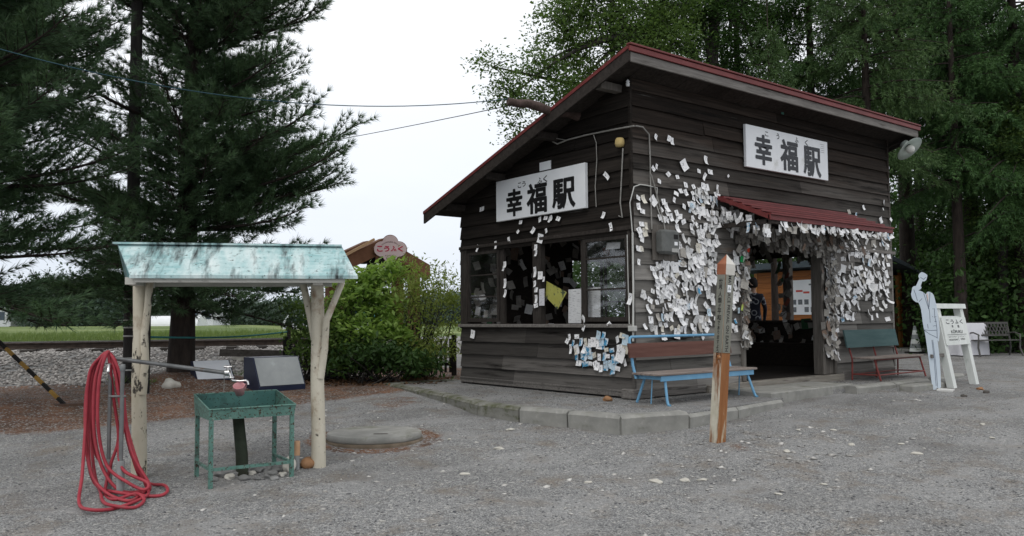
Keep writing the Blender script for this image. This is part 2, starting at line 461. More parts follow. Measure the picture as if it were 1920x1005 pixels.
# individual bigger stones
def rock(name, label, cat, loc, size, mat, seed, group=None, flat=.6):
    import bmesh
    bm = bmesh.new(); bmesh.ops.create_icosphere(bm, subdivisions=3, radius=1)
    r_ = np.random.default_rng(seed); ph = r_.random((6, 3)) * 4 - 2; am = r_.random(6)
    for v in bm.verts:
        c = np.array(v.co); k = 1 + sum(a * .16 * math.sin(2.2 * float(c @ p) + i) for i, (p, a) in enumerate(zip(ph, am)))
        v.co = Vector((c[0] * k * size[0], c[1] * k * size[1], c[2] * k * size[2]))
    for f in bm.faces: f.smooth = True
    me = bpy.data.meshes.new(name); bm.to_mesh(me); bm.free(); me.materials.append(mat)
    o = bpy.data.objects.new(name, me); COL.objects.link(o); o.location = Vector([float(q) for q in loc]); o.rotation_euler = (0, 0, float(r_.random() * 3))
    return tag(o, label, cat, group)
ROCKG = mk('rock_grey', (.15, .15, .145), (.30, .30, .29), 7, bump=.5, bd=.01)
ROCKP = mk('rock_pale', (.42, .40, .35), (.62, .60, .54), 9, bump=.4, bd=.01)
ROCKB = mk('rock_brown', (.26, .13, .06), (.38, .22, .12), 9, bump=.4, bd=.01)
def on_g(px, py):
    """first point of the ground along a line of sight"""
    d = np.arange(3.5, 60, .02); p = CAMP[None] + ray(px, py)[None] * (d / FPX)[:, None]
    k = int(np.argmax(p[:, 2] <= gh(p[:, 0], p[:, 1]))); q_ = p[k]
    return np.array([q_[0], q_[1], gz(q_[0], q_[1])])
p = on_g(577, 876); rock('stone', 'reddish brown stone at the foot of the white shelter post', 'stone', p + [0, 0, .03], (.085, .06, .055), ROCKB, 1)
p = on_g(541, 884); rock('stone', 'pale rounded stone beside the right front basin leg', 'stone', p + [0, 0, .04], (.06, .05, .075), ROCKP, 2)
p = on_g(322, 726); rock('stone', 'smooth grey stone on the needle mound beside the pine', 'stone', p + [0, 0, .04], (.13, .09, .08), ROCKP, 3)
p = on_g(448, 676); rock('stone', 'large pale stone lying on the ballast by the timber beam', 'stone', p + [0, 0, .06], (.24, .12, .11), ROCKP, 4)
p = np.append(on_z(1140, 751, .355)[:2], .375); rock('stone', 'tan pebble under the station corner block', 'stone', p, (.06, .045, .035), ROCKB, 5)
for k, (px, py, s, m) in enumerate([(415, 893, .07, ROCKG), (432, 897, .05, ROCKP), (446, 892, .055, ROCKG), (463, 889, .045, ROCKG), (473, 890, .04, ROCKP), (483, 886, .05, ROCKG),
        (497, 882, .055, ROCKG), (507, 890, .05, ROCKG), (520, 884, .05, ROCKG), (500, 897, .045, ROCKG), (458, 900, .05, ROCKG), (530, 893, .04, ROCKP), (482, 900, .035, ROCKG), (400, 902, .045, ROCKG), (515, 900, .04, ROCKG)]):
    p = on_g(px, py); rock('drain_stone', 'one of the small stones heaped under the green basin', 'stone', p + [0, 0, s * .25], (s, s * .75, s * .5), m, 10 + k, 'stones heaped under the green basin')
for k, (px, py, s) in enumerate([(1285, 903, .055), (1317, 902, .045), (935, 842, .05), (958, 807, .05), (1597, 835, .05), (1563, 808, .035), (1718, 852, .05), (1690, 834, .035), (843, 825, .035), (870, 891, .045), (1475, 848, .05), (1497, 807, .03),
        (1232, 905, .06), (1103, 906, .035), (1860, 823, .04), (1842, 797, .04), (1460, 928, .03), (1545, 910, .03)]):
    p = on_g(px, py); rock('pale_stone', 'pale flat stone lying loose on the open gravel yard', 'stone', p + [0, 0, .006], (s, s * .55, s * .28), ROCKP, 40 + k, 'pale flat stones on the gravel yard')

# ------------------------------------------------------------------ raised platform, kerb, slabs, cover
CONC = mk('concrete', (.20, .20, .185), (.33, .325, .30), 4, bump=.35, bd=.006, spots=[((.10, .105, .06), 2.5, (1, 1, 2.5), .55, .75), ((.42, .41, .385), 11, (1, 1, 1), .6, .8)])
MOSS = mk('concrete_mossy', (.16, .16, .14), (.28, .275, .25), 4, bump=.4, bd=.006, spots=[((.075, .08, .04), 4, (1, 1, 2), .47, .66)])
K = [(-1.06, 4.23), (-1.3, 3.1), (-1.48, 2.09), (-1.80, .85), (-1.77, .10), (-1.62, -.55), (-1.52, -1.24), (-.71, -1.45), (.25, -1.36), (1.42, -1.17)]
plat = [(p[0] + .09, p[1] + .05) for p in K] + [(1.4, -.95), (7.4, -.80), (9.5, -.2), (9.5, 2.0), (8, 5.5), (.29, 4.3)]
mb = MB()
pv = [(a, b, .347) for a, b in plat]; mb.add(pv, [tuple(range(len(pv)))])
mb.add([(a, b, .0) for a, b in plat] + pv, [(i, (i + 1) % len(plat), len(plat) + (i + 1) % len(plat), len(plat) + i) for i in range(len(plat))])
o = mb.build('platform', GM); o['kind'] = 'structure'
n = 3600
P = np.stack([-1.5 + 8 * rg.random(n), -1.2 + 4.8 * rg.random(n)], -1); P = P[(P[:, 0] < 0) | (P[:, 1] < -.05)]
P = P[~((P[:, 0] < -1.3) | (P[:, 1] < -.85))]
o = stones('gravel', np.concatenate([P, np.full((len(P), 1), .349)], 1), .006 + .009 * rg.random(len(P)) ** 2, SGREY, .6, 8); tag(o, 'grey gravel spread inside the kerb around the station', 'gravel', kind='stuff')
def kerb(a, b, top, w_, mat, label, side=1, grp='concrete kerb stones round the station', nm='kerb_stone', h=.34):
    a = np.array(a, float); b = np.array(b, float); u = b - a; Lk = np.linalg.norm(u); u /= Lk
    nrm = np.array([-u[1], u[0]]) * side
    o = bpy.data.objects.new(nm, None)
    mb = MB(); c = .018; nseg = 5; r_ = random.Random(int(abs(a[0] * 97 + a[1] * 31) * 10))
    prof = [(0, top - h), (-.012, top - c * 1.6), (c, top), (w_ - c, top + .004), (w_, top - c), (w_, top - h)]
    V = []
    for s in range(nseg + 1):
        t = .012 + (Lk - .024) * s / nseg
        for (q, z) in prof:
            j = (r_.random() - .5) * .012
            V.append((t, q * side + j, z + (r_.random() - .5) * .008 - top + h))
    m_ = len(prof)
    F = [(s * m_ + i, s * m_ + i + 1, (s + 1) * m_ + i + 1, (s + 1) * m_ + i) for s in range(nseg) for i in range(m_ - 1)]
    F += [tuple(range(m_)), tuple(range(nseg * m_ + m_ - 1, nseg * m_ - 1, -1))]
    mb.add(V, F); o = mb.build(nm, mat)
    o.location = (a[0], a[1], top - h); o.rotation_euler = (0, 0, math.atan2(u[1], u[0]))
    return tag(o, label, 'kerb stone', grp)
KL = ['mossy kerb stone at the back left end of the station kerb', 'mossy kerb stone second from the back left end', 'kerb stone third from the back left end, in the bend', 'kerb stone in the middle of the left kerb run',
      'kerb stone beside the corner on the left kerb run', 'kerb stone forming the near front corner', 'front kerb stone just left of the rusty peace post', 'front kerb stone behind the rusty peace post', 'front kerb stone beside the doorstep slabs']
for i in range(len(K) - 1):
    kerb(K[i], K[i + 1], .365 - (.03 if i > 6 else 0), .17, MOSS if i < 4 else CONC, KL[i], 1)
kerb((.29, 4.28), (-.42, 4.30), .36, .15, MOSS, 'low kerb stone running behind the hut corner', -1)
kerb((-.42, 4.30), (-1.06, 4.30), .36, .15, MOSS, 'low kerb stone behind the back left kerb end', -1)
for i, (a, b, l) in enumerate([((3.30, -1.08), (4.35, -1.10), 'kerb stone in front of the green bench, left one'), ((4.35, -1.10), (5.5, -1.06), 'kerb stone behind the white figure board'), ((5.9, -1.02), (7.05, -.9), 'kerb stone behind the white name board')]):
    kerb(a, b, .385, .17, CONC, l, 1)
mb = MB(); mb.cbox(-.62, .62, -.36, .36, -.25, .0, .012); o = mb.build('doorstep_slab', CONC); o.location = (2.05, -.62, .405); o.rotation_euler = (0, 0, .03); tag(o, 'flat concrete doorstep slab nearer the blue bench', 'slab', 'doorstep slabs')
o = o.copy(); COL.objects.link(o); o.location = (3.12, -.56, .40); o.rotation_euler = (0, 0, .06); o.scale = (.72, .95, 1); o['label'] = 'flat concrete doorstep slab nearer the green bench'
mb = MB(); mb.cbox(-.5, .5, -.11, .11, -.2, .0, .02); o = mb.build('concrete_block', CONC); o.location = (4.55, -1.42, .385); o.rotation_euler = (0, 0, -.02); tag(o, 'small broken concrete block behind the white figure board', 'block')
mb = MB(); mb.cbox(-.13, .13, -.1, .1, -.02, .012, .004); o = mb.build('tile', mk('tile_white', (.5, .5, .48), (.62, .62, .6), 6)); p = on_g(1773, 733); o.location = (p[0], p[1], p[2] + .012); o.rotation_euler = (.05, 0, .3); tag(o, 'loose white tile on gravel at the figure board foot', 'tile')

t = thing('manhole_cover', 'round concrete well cover on the gravel beside the shelter', 'cover', (-3.49, .31, .145))
mb = MB(); mb.lathe([(0, .085), (.462, .085), (.475, .078), (.48, .03), (.47, .02), (0, .02)], 64); mb.build('lid', CONC, t)
mb = MB(); mb.lathe([(0, .02), (.485, .02), (.495, .0), (.495, -.15), (0, -.15)], 64); mb.build('rim', mk('rim_brown', (.10, .075, .05), (.2, .16, .12), 6, bump=.4), t)
mb = MB(); mb.box(-.16, -.02, -.012, .012, .086, .089); h = mb.build('handle_slot', mk('iron_dark', (.03, .028, .026), (.07, .05, .04), 20), t); h.rotation_euler = (0, 0, -.65); h.location = (.02, -.27, 0)

# ================================================================== STATION HUT
def wood(name, c1, c2, st, fade=None, isl=.25, spots=()):
    return mk(name, c1, c2, 5.0, st, .25, .75, .9, .5, .006, fade=fade, isl=isl, spots=spots, spec=.12)
WB = wood('boards_front', (.009, .0075, .0065), (.050, .038, .031), (.22, 5, 7), fade=(3.75, 1.9, (.128, .122, .113), (.5, 1, 4)), isl=.42, spots=[((.15, .085, .04), 1.1, (.7, 1, 5), .66, .78), ((.010, .009, .008), 2.0, (.3, 1, 4), .54, .68), ((.27, .26, .245), 3.0, (.2, 1, 6), .64, .76)])
WA = wood('boards_gable', (.008, .007, .006), (.034, .028, .024), (5, .22, 7), fade=(1.7, .4, (.078, .073, .068), (1, .5, 4)), isl=.38, spots=[((.008, .007, .006), 2.0, (1, .3, 4), .54, .68), ((.17, .165, .155), 3.0, (1, .2, 6), .66, .78), ((.12, .07, .035), 1.0, (1, .9, 5), .70, .8)])
WD = wood('dark_timber', (.020, .017, .015), (.055, .047, .042), (4, 4, 4))
WG = wood('grey_timber', (.10, .092, .085), (.24, .225, .21), (.6, 6, 8), isl=.15, spots=[((.05, .045, .04), 2.5, (.6, 3, 5), .58, .72)])
WS = wood('sill_timber', (.15, .135, .115), (.30, .28, .245), (.6, 6, 8), isl=.15, spots=[((.06, .05, .045), 2.5, (.6, 3, 5), .6, .75)])
WJ = wood('jamb_timber', (.075, .068, .06), (.17, .155, .14), (6, 6, .6), isl=.2)
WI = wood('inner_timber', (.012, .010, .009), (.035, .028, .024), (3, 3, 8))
WF = mk('sash_timber', (.018, .015, .013), (.05, .043, .038), 6, (6, 6, 1), bump=.3)
RED = mk('roof_red', (.115, .022, .022), (.18, .04, .038), 3, (1, 3, 3), rough=.5, bump=.1, spots=[((.09, .04, .03), 3, (1, 4, 4), .6, .8)], isl=.12)
CONDUIT = mk('conduit_grey', (.42, .42, .40), (.55, .55, .52), 8, bump=.1, rough=.6)
CABLE = mk('cable_grey', (.20, .195, .18), (.3, .29, .27), 12, bump=0)
def glass(name, gl=.09):
    t = NT(name); tr = t.n('BsdfTransparent'); g = t.n('BsdfGlossy', Roughness=.03)
    n_ = t.noise(t.coord(), 3, 4)
    f = t.n('Fresnel', IOR=1.5)
    m = t.n('MixShader', _0=t.math('ADD', t.math('MULTIPLY', f.outputs[0], .16), .004)); t.t.links.new(tr.outputs[0], m.inputs[1]); t.t.links.new(g.outputs[0], m.inputs[2])
    d = t.n('BsdfDiffuse'); t.set(d.inputs[0], (.35, .36, .36))
    m2 = t.n('MixShader', _0=t.math('MULTIPLY', t.step(n_, .4, .9), .05)); t.t.links.new(m.outputs[0], m2.inputs[1]); t.t.links.new(d.outputs[0], m2.inputs[2])
    t.t.links.new(m2.outputs[0], t.out.inputs[0]); return t.m
GLASS = glass('window_glass')

LX, LY = 6.42, 3.76
RS = .332
def rtop(y): return 4.655 - RS * (y + .45)
def rund(y): return rtop(y) - .072
hut = thing('station_hut', 'old dark timber station hut with red sloping roof, covered in paper tags', 'building', (0, 0, 0))

def clap(name, axis_, z0, z1, length, mat, opens=(), seed=0, slope=False, out=-1, row=.203, base=0.):
    """overlapping boards; axis_ 0 = along X on plane y=base, 1 = along Y on plane x=base"""
    mb = MB(); r_ = random.Random(seed); z = z0
    while z < z1 - .02:
        zt = min(z + row + .022, z1)
        spans = [(0., length)]
        for (a, b, c, d) in opens:
            if zt > c + .03 and z < d - .03:
                ns = []
                for (p, q) in spans:
                    if p < a: ns.append((p, min(a, q)))
                    if q > b: ns.append((max(b, p), q))
                spans = [s for s in ns if s[1] - s[0] > .01]
        for (p, q) in spans:
            cuts = [p]
            if q - p > 1.6 and r_.random() < .85: cuts.append(p + (q - p) * (.22 + .56 * r_.random()))
            cuts.append(q)
            for a, b in zip(cuts[:-1], cuts[1:]):
                a2, b2 = a, b - .004
                ns = 10 if b - a > 1.5 else 3
                dz0 = (r_.random() - .5) * .012; dz1 = (r_.random() - .5) * .012; th = .036 + r_.random() * .014; ph = r_.random() * 6
                wob = [(r_.random() - .5) * .006 for _ in range(ns + 1)]
                V = []
                for k in range(ns + 1):
                    f = k / ns
                    for (zz, o1, o2) in ((z + dz0 * (1 - f) + dz1 * f + wob[k], -th - abs(wob[k]), 0.), (zt, -.008, .012)):
                        s = a2 + (b2 - a2) * f
                        if slope: s = min(s, (rund(0) - zz) / RS) if (rund(0) - zz) > 0 else 0.
                        for oo in (o1, o2):
                            oo = base - out * oo * -1 if False else base + oo * (1 if out < 0 else -1)
                            V.append((s, oo, zz) if axis_ == 0 else (oo, s, zz))
                F = []
                for k in range(ns):
                    i = k * 4; j = i + 4
                    F += [(i, j, j + 2, i + 2), (i + 1, i + 3, j + 3, j + 1), (i, i + 1, j + 1, j), (i + 2, j + 2, j + 3, i + 3)]
                F += [(0, 2, 3, 1), (ns * 4, ns * 4 + 1, ns * 4 + 3, ns * 4 + 2)]
                mb.add(V, F)
        z += row * (1 + (r_.random() - .5) * .06)
    return mb.build(name, mat, hut)

DX0, DX1, DZ0, DZ1 = 2.22, 4.16, .46, 2.56
WY0, WY1, WZ0, WZ1 = .02, 3.74, 1.29, 2.47
clap('front_wall', 0, .42, rund(0), LX, WB, [(DX0, DX1 + .36, .3, DZ1)], 3)
clap('gable_wall', 1, .42, rund(0), LY, WA, [(WY0, WY1, WZ0, WZ1)], 5, slope=True)
clap('far_wall', 1, .42, rund(0), LY, WA, [(1.1, 3.1, 1.3, 2.5)], 6, slope=True, out=1, base=LX)
clap('back_wall', 0, .42, rund(LY), LX, WB, [(2.3, 5.7, 1.3, 2.45)], 7, out=1, base=LY)
# inner lining, one dark sheet per wall with its opening
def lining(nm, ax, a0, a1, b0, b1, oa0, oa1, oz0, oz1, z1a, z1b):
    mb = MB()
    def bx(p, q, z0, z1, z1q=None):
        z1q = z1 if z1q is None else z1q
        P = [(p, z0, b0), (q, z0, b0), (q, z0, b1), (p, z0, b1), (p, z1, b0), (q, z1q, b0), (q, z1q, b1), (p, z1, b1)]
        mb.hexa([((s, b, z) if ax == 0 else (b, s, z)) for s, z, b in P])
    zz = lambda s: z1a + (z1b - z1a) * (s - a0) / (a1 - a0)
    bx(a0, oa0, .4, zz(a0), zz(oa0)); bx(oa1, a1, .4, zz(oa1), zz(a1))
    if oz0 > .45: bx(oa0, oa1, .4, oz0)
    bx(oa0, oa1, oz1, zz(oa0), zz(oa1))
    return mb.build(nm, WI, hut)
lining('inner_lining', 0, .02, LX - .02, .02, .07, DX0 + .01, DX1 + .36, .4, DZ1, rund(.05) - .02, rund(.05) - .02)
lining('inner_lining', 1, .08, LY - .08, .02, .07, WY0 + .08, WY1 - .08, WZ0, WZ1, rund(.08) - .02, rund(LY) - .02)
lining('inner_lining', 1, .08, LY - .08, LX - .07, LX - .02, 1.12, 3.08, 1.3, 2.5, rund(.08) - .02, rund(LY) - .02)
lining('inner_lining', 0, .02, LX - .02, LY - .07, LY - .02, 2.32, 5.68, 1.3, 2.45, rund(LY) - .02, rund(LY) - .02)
mb = MB(); mb.box(.05, LX - .05, .05, LY - .05, .40, .455); mb.build('floor', WI, hut)
mb = MB()
mb.cbox(1.35, 4.72, -.09, .10, .29, .452, .008); mb.build('threshold', WS, hut)
mb = MB(); mb.cbox(-.05, 1.34, -.045, .05, .36, .47, .006); mb.cbox(4.73, LX, -.05, .05, .34, .49, .006); mb.cbox(-.045, .06, .06, LY, .37, .46, .006); mb.box(LX - .06, LX, .1, LY, .34, .45); mb.box(0, LX, LY - .05, LY + .03, .34, .45)
mb.build('base_beam', WG, hut)
mb = MB(); mb.cbox(-.10, .30, -.07, .14, .355, .475, .01); mb.build('corner_block', WG, hut)
# posts and door frame
mb = MB(); mb.box(-.036, .0, -.036, .0, .46, rund(0)); mb.build('corner_post', WA, hut)
mb = MB(); mb.box(LX - .01, LX + .04, -.04, .01, .5, rund(0)); mb.build('corner_post', WB, hut)
mb = MB(); mb.cbox(DX1, DX1 + .08, -.07, .10, DZ0, DZ1, .006); mb.cbox(DX1 + .083, DX1 + .34, -.03, .06, DZ0, DZ1, .006); mb.cbox(DX1 + .343, DX1 + .40, -.065, .08, DZ0, DZ1, .006)
mb.build('door_post', WJ, hut)
mb = MB(); mb.cbox(DX0 - .09, DX0, -.06, .11, DZ0, DZ1, .006); mb.build('door_post', WJ, hut)
mb = MB(); mb.cbox(DX0 - .09, DX1 + .40, -.055, .10, DZ1, DZ1 + .14, .006); mb.build('lintel', WD, hut)
# gable window band
mb = MB()
mb.cbox(-.045, .03, WY1 - .17, WY1, WZ0, WZ1, .005); mb.cbox(-.045, .05, 1.745, 1.925, WZ0, WZ1, .005); mb.cbox(-.045, .03, -.0, .05, WZ0, WZ1, .005); mb.cbox(-.03, .05, .05, 1.745, WZ1 - .045, WZ1, .004); mb.cbox(-.03, .05, 1.925, WY1 - .17, WZ1 - .045, WZ1, .004)
mb.cbox(.0, .05, 2.655, 2.75, WZ0, WZ1 - .046, .004); mb.cbox(.0, .05, .875, .955, WZ0, WZ1 - .046, .004)
mb.build('window_frame', WF, hut)
mb = MB(); mb.cbox(-.085, .06, -.03, LY, WZ0 - .05, WZ0 - .002, .006); mb.build('window_sill', WG, hut)
mb = MB(); mb.cbox(-.065, .02, -.03, LY, WZ1 + .003, WZ1 + .055, .006); mb.build('window_head', WD, hut)
def sash(y0, y1, bars, xo, up=()):
    mb = MB(); z0, z1 = WZ0 + .03, WZ1 - .05; f = .045
    mb.box(xo, xo + .035, y0, y0 + f, z0, z1); mb.box(xo, xo + .035, y1 - f, y1, z0, z1); mb.box(xo, xo + .035, y0 + f, y1 - f, z0, z0 + f * 1.3); mb.box(xo, xo + .035, y0 + f, y1 - f, z1 - f, z1)
    for b in bars: mb.box(xo + .004, xo + .03, y0 + f, y1 - f, b - .011, b + .011)
    s = mb.build('window', WF, hut)
    mb = MB(); mb.box(xo + .015, xo + .019, y0 + f, y1 - f, z0 + f, z1 - f); mb.build('pane', GLASS, s)
sash(2.75, 3.57, (1.71, 2.05), -.028); sash(.055, .875, (1.74, 2.15), -.028)
# back wall windows and far opening post
def bwin(x0, x1):
    mb = MB(); y = LY - .03; z0, z1 = 1.3, 2.45
    for (a, b) in ((x0, x0 + .05), (x1 - .05, x1), ((x0 + x1) / 2 - .012, (x0 + x1) / 2 + .012)): mb.box(a, b, y, y + .035, z0, z1)
    for (a, b) in ((x0 + .05, (x0 + x1) / 2 - .012), ((x0 + x1) / 2 + .012, x1 - .05)):
        mb.box(a, b, y + .002, y + .033, z0, z0 + .06); mb.box(a, b, y + .002, y + .033, z1 - .05, z1)
        mb.box(a, b, y + .004, y + .03, 1.66, 1.685); mb.box(a, b, y + .004, y + .03, 1.86, 1.92)
    s = mb.build('window', WF, hut)
    mb = MB(); mb.box(x0 + .05, x1 - .05, y + .015, y + .018, z0, z1); mb.build('pane', GLASS, s)
bwin(2.34, 3.15); bwin(3.2, 4.3); bwin(4.35, 5.66)
mb = MB(); mb.cbox(LX - .1, LX + .03, 1.92, 2.06, 1.3, 2.5, .005); mb.build('window_post', WJ, hut)
mb = MB(); mb.cbox(LX - .16, LX + .04, 1.1, 3.1, 1.255, 1.298, .005); mb.build('window_sill', WD, hut)
mb = MB(); mb.box(LX - .52, LX - .08, .2, 3.5, .84, .875); mb.box(LX - .50, LX - .46, .2, 3.5, .455, .838); mb.build('bench_shelf', WI, hut)
# roof: stepped red metal courses on dark boards
X0r, X1r, Y0r, Y1r = -.47, 6.72, -.45, 4.17
mb = MB(); nc = 14
for k in range(nc):
    ya = Y0r + (Y1r - Y0r) * k / nc; yb = Y0r + (Y1r - Y0r) * (k + 1) / nc + .05
    if k == nc - 1: yb = Y1r
    za, zb = rtop(ya), rtop(yb)
    lo = -.036; l2 = .004
    P = [(X0r, ya, za + lo), (X1r, ya, za + lo), (X1r, yb, zb - .016 + l2), (X0r, yb, zb - .016 + l2), (X0r, ya, za + .002), (X1r, ya, za + .002), (X1r, yb, zb + l2), (X0r, yb, zb + l2)]
    mb.hexa(P)
mb.build('roof', RED, hut)
mb = MB(); mb.cbox(X0r - .015, X1r + .02, Y0r - .03, Y0r - .004, rtop(Y0r) - .085, rtop(Y0r) - .02, .004); mb.cbox(X0r - .02, X1r + .025, Y0r - .045, Y0r + .03, rtop(Y0r) - .012, rtop(Y0r) + .012, .004); mb.build('eave_trim', RED, hut)
mb = MB()
for k in range(16):
    xa = X0r + .03 + (X1r - X0r - .06) * k / 16; xb = X0r + .03 + (X1r - X0r - .06) * (k + 1) / 16 - .006
    mb.hexa([(xa, Y0r + .03, rtop(Y0r + .03) - .065), (xb, Y0r + .03, rtop(Y0r + .03) - .065), (xb, Y1r - .03, rtop(Y1r - .03) - .065), (xa, Y1r - .03, rtop(Y1r - .03) - .065),
             (xa, Y0r + .03, rtop(Y0r + .03) - .034), (xb, Y0r + .03, rtop(Y0r + .03) - .034), (xb, Y1r - .03, rtop(Y1r - .03) - .034), (xa, Y1r - .03, rtop(Y1r - .03) - .034)])
mb.build('roof_boards', WD, hut)
mb = MB(); mb.cbox(X0r + .02, X1r - .02, Y0r - .002, Y0r + .028, rtop(Y0r) - .205, rtop(Y0r) - .087, .004); mb.build('fascia', WG, hut)
for xx in (X0r + .0, X1r - .03):
    mb = MB(); a, b = Y0r + .0, Y1r + .0
    mb.hexa([(xx, a, rtop(a) - .20), (xx + .03, a, rtop(a) - .20), (xx + .03, b, rtop(b) - .20), (xx, b, rtop(b) - .20), (xx, a, rtop(a) - .035), (xx + .03, a, rtop(a) - .035), (xx + .03, b, rtop(b) - .035), (xx, b, rtop(b) - .035)])
    mb.build('bargeboard', WD, hut)
mb = MB(); mb.hexa([(X0r - .012, Y0r, rtop(Y0r) - .05), (X0r - .001, Y0r, rtop(Y0r) - .05), (X0r - .001, Y1r, rtop(Y1r) - .05), (X0r - .012, Y1r, rtop(Y1r) - .05), (X0r - .012, Y0r, rtop(Y0r) - .004), (X0r - .001, Y0r, rtop(Y0r) - .004), (X0r - .001, Y1r, rtop(Y1r) - .004), (X0r - .012, Y1r, rtop(Y1r) - .004)]); mb.build('bargeboard_trim', RED, hut)
for y_ in (.16, 1.4, 2.6, 3.66):
    mb = MB(); z_ = rtop(y_) - .075; mb.cbox(-.40, LX + .2, y_ - .055, y_ + .055, z_ - .12, z_ - .002 - RS * .055, .004); mb.build('purlin', WD if y_ > .5 else WJ, hut)
# canopy over the door: six stepped red courses
CX0, CX1, CB, CZ1, CZ0 = 1.66, 4.86, .9, 3.03, 2.665
mb = MB(); nc = 6; st_ = (CZ1 - CZ0) / nc
for k in range(nc):
    ya, yb = -CB + CB * k / nc, -CB + CB * (k + 1) / nc + (.05 if k < nc - 1 else -.06)
    za = CZ0 + st_ * k
    mb.hexa([(CX0, ya - .012, za + .036), (CX1, ya - .012, za + .036), (CX1, yb, za + .044), (CX0, yb, za + .044), (CX0, ya - .012, za + .060), (CX1, ya - .012, za + .060), (CX1, yb, za + .066), (CX0, yb, za + .066)])
    mb.box(CX0 + .004, CX1 - .004, ya + .038, ya + .046, za + .004, za + .0355)
mb.hexa([(CX0 - .012, -CB - .008, CZ0 - .035), (CX0 - .002, -CB - .008, CZ0 - .035), (CX0 - .002, -.06, CZ1 - .035), (CX0 - .012, -.06, CZ1 - .035), (CX0 - .012, -CB - .008, CZ0 + .03), (CX0 - .002, -CB - .008, CZ0 + .03), (CX0 - .002, -.06, CZ1 + .02), (CX0 - .012, -.06, CZ1 + .02)])
mb.box(CX0 - .012, CX1, -CB + .012, -CB + .030, CZ0 - .03, CZ0 + .0355)
mb.build('canopy', RED, hut)
mb = MB()
mb.hexa([(CX0 + .03, -CB + .02, CZ0 - .035), (CX1 - .03, -CB + .02, CZ0 - .035), (CX1 - .03, -.035, CZ1 - .035), (CX0 + .03, -.035, CZ1 - .035), (CX0 + .03, -CB + .02, CZ0 - .01), (CX1 - .03, -CB + .02, CZ0 - .01), (CX1 - .03, -.035, CZ1 - .02), (CX0 + .03, -.035, CZ1 - .02)])
for xx in (CX0 + .06, CX1 - .12): mb.beam((xx, -.03, 2.62), (xx, -CB + .06, 2.62), .06, .06)
mb.beam((CX0 + .03, -CB + .06, 2.615), (CX1 - .03, -CB + .06, 2.615), .05, .05)
mb.build('canopy_frame', WD, hut)
mb = MB(); mb.beam((1.05, -.05, 2.66), (2.2, -.05, 2.655), .03, .035); mb.build('batten', WG, hut)
mb = MB(); mb.beam((4.6, -.06, 2.46), (6.5, -.06, 2.455), .04, .05); mb.build('batten', WG, hut)
mb = MB(); mb.box(4.62, 5.2, -.05, -.034, 2.1, 2.42); mb.build('wall_patch', WG, hut)
# dark knot holes / metal plates
p = on_y(1466, 211, -.045); mb = MB(); mb.box(p[0] - .03, p[0] + .03, -.060, -.05, p[2] - .03, p[2] + .03); mb.build('number_plate', mk('plate_teal', (.05, .16, .13), (.09, .24, .2), 9), hut)

# ------------------------------------------------------------------ name boards
SIGNW = mk('sign_white', (.72, .745, .77), (.81, .83, .845), 2.5, bump=.05, rough=.55, spots=[((.5, .5, .46), 2.2, (1, 1, 1), .62, .8)])
INK = mk('ink_black', (.008, .008, .009), (.014, .014, .015), 8, bump=0, rough=.5)
INKG = mk('ink_grey', (.03, .032, .038), (.045, .048, .055), 8, bump=0, rough=.5)
FAINT = mk('ink_faint', (.30, .31, .32), (.36, .37, .38), 8, bump=0)
t = thing('station_sign', 'white station name board above the windows of the gable wall', 'sign', (-.048, 2.70, 2.83))
Wd, Hd = 1.96, .61
mb = MB(); mb.cbox(-.055, .0, -Wd, 0, 0, Hd, .004); mb.build('panel', SIGNW, t)
fn = lambda u, v: (-.058, -Wd * u, Hd * v)
mb = MB()
for s, a, b, c, d in (('幸', .135, .32, .08, .72), ('福', .38, .60, .06, .76), ('駅', .665, .90, .07, .735)): bold_text(mb, s, a, b, c, d, fn, .0052)
for s, a, b, c, d in (('こ', .272, .312, .73, .86), ('う', .322, .365, .74, .87), ('ふ', .50, .552, .735, .88), ('く', .565, .61, .74, .90)): put_text(mb, s, a, b, c, d, fn, off=.02)
mb.build('lettering', INK, t)
t = thing('station_sign', 'white station name board high on the long door wall', 'sign', (2.29, -.048, 3.52))
Wd2, Hd2 = 2.13, .62
mb = MB(); mb.cbox(0, Wd2, -.045, 0, 0, Hd2, .004); mb.build('panel', SIGNW, t)
fn = lambda u, v: (Wd2 * u, -.048, Hd2 * v)
mb = MB()
for s, a, b, c, d in (('幸', .10, .29, .11, .81), ('福', .395, .605, .08, .82), ('駅', .68, .90, .04, .775)): bold_text(mb, s, a, b, c, d, fn, .0052)
for s, a, b, c, d in (('こ', .215, .255, .81, .92), ('う', .35, .385, .795, .94), ('ふ', .575, .62, .81, .945), ('く', .70, .74, .79, .94)): put_text(mb, s, a, b, c, d, fn, off=.018)
mb.build('lettering', INKG, t)
mb = MB()
for k in range(5): mb.box(.90 * Wd2 + .02 * (k % 2), .955 * Wd2, -.0475, -.047, Hd2 * (.90 - .05 * k), Hd2 * (.91 - .05 * k))
mb.build('faded_marks', FAINT, t)
p = on_x(1023, 311, -.052); mb = MB(); mb.box(-.012, 0, -.12, .12, -.06, .06); o = mb.build('small_plate', SIGNW); o.location = xyz(p); tag(o, 'small white plate above the gable name board', 'plate')

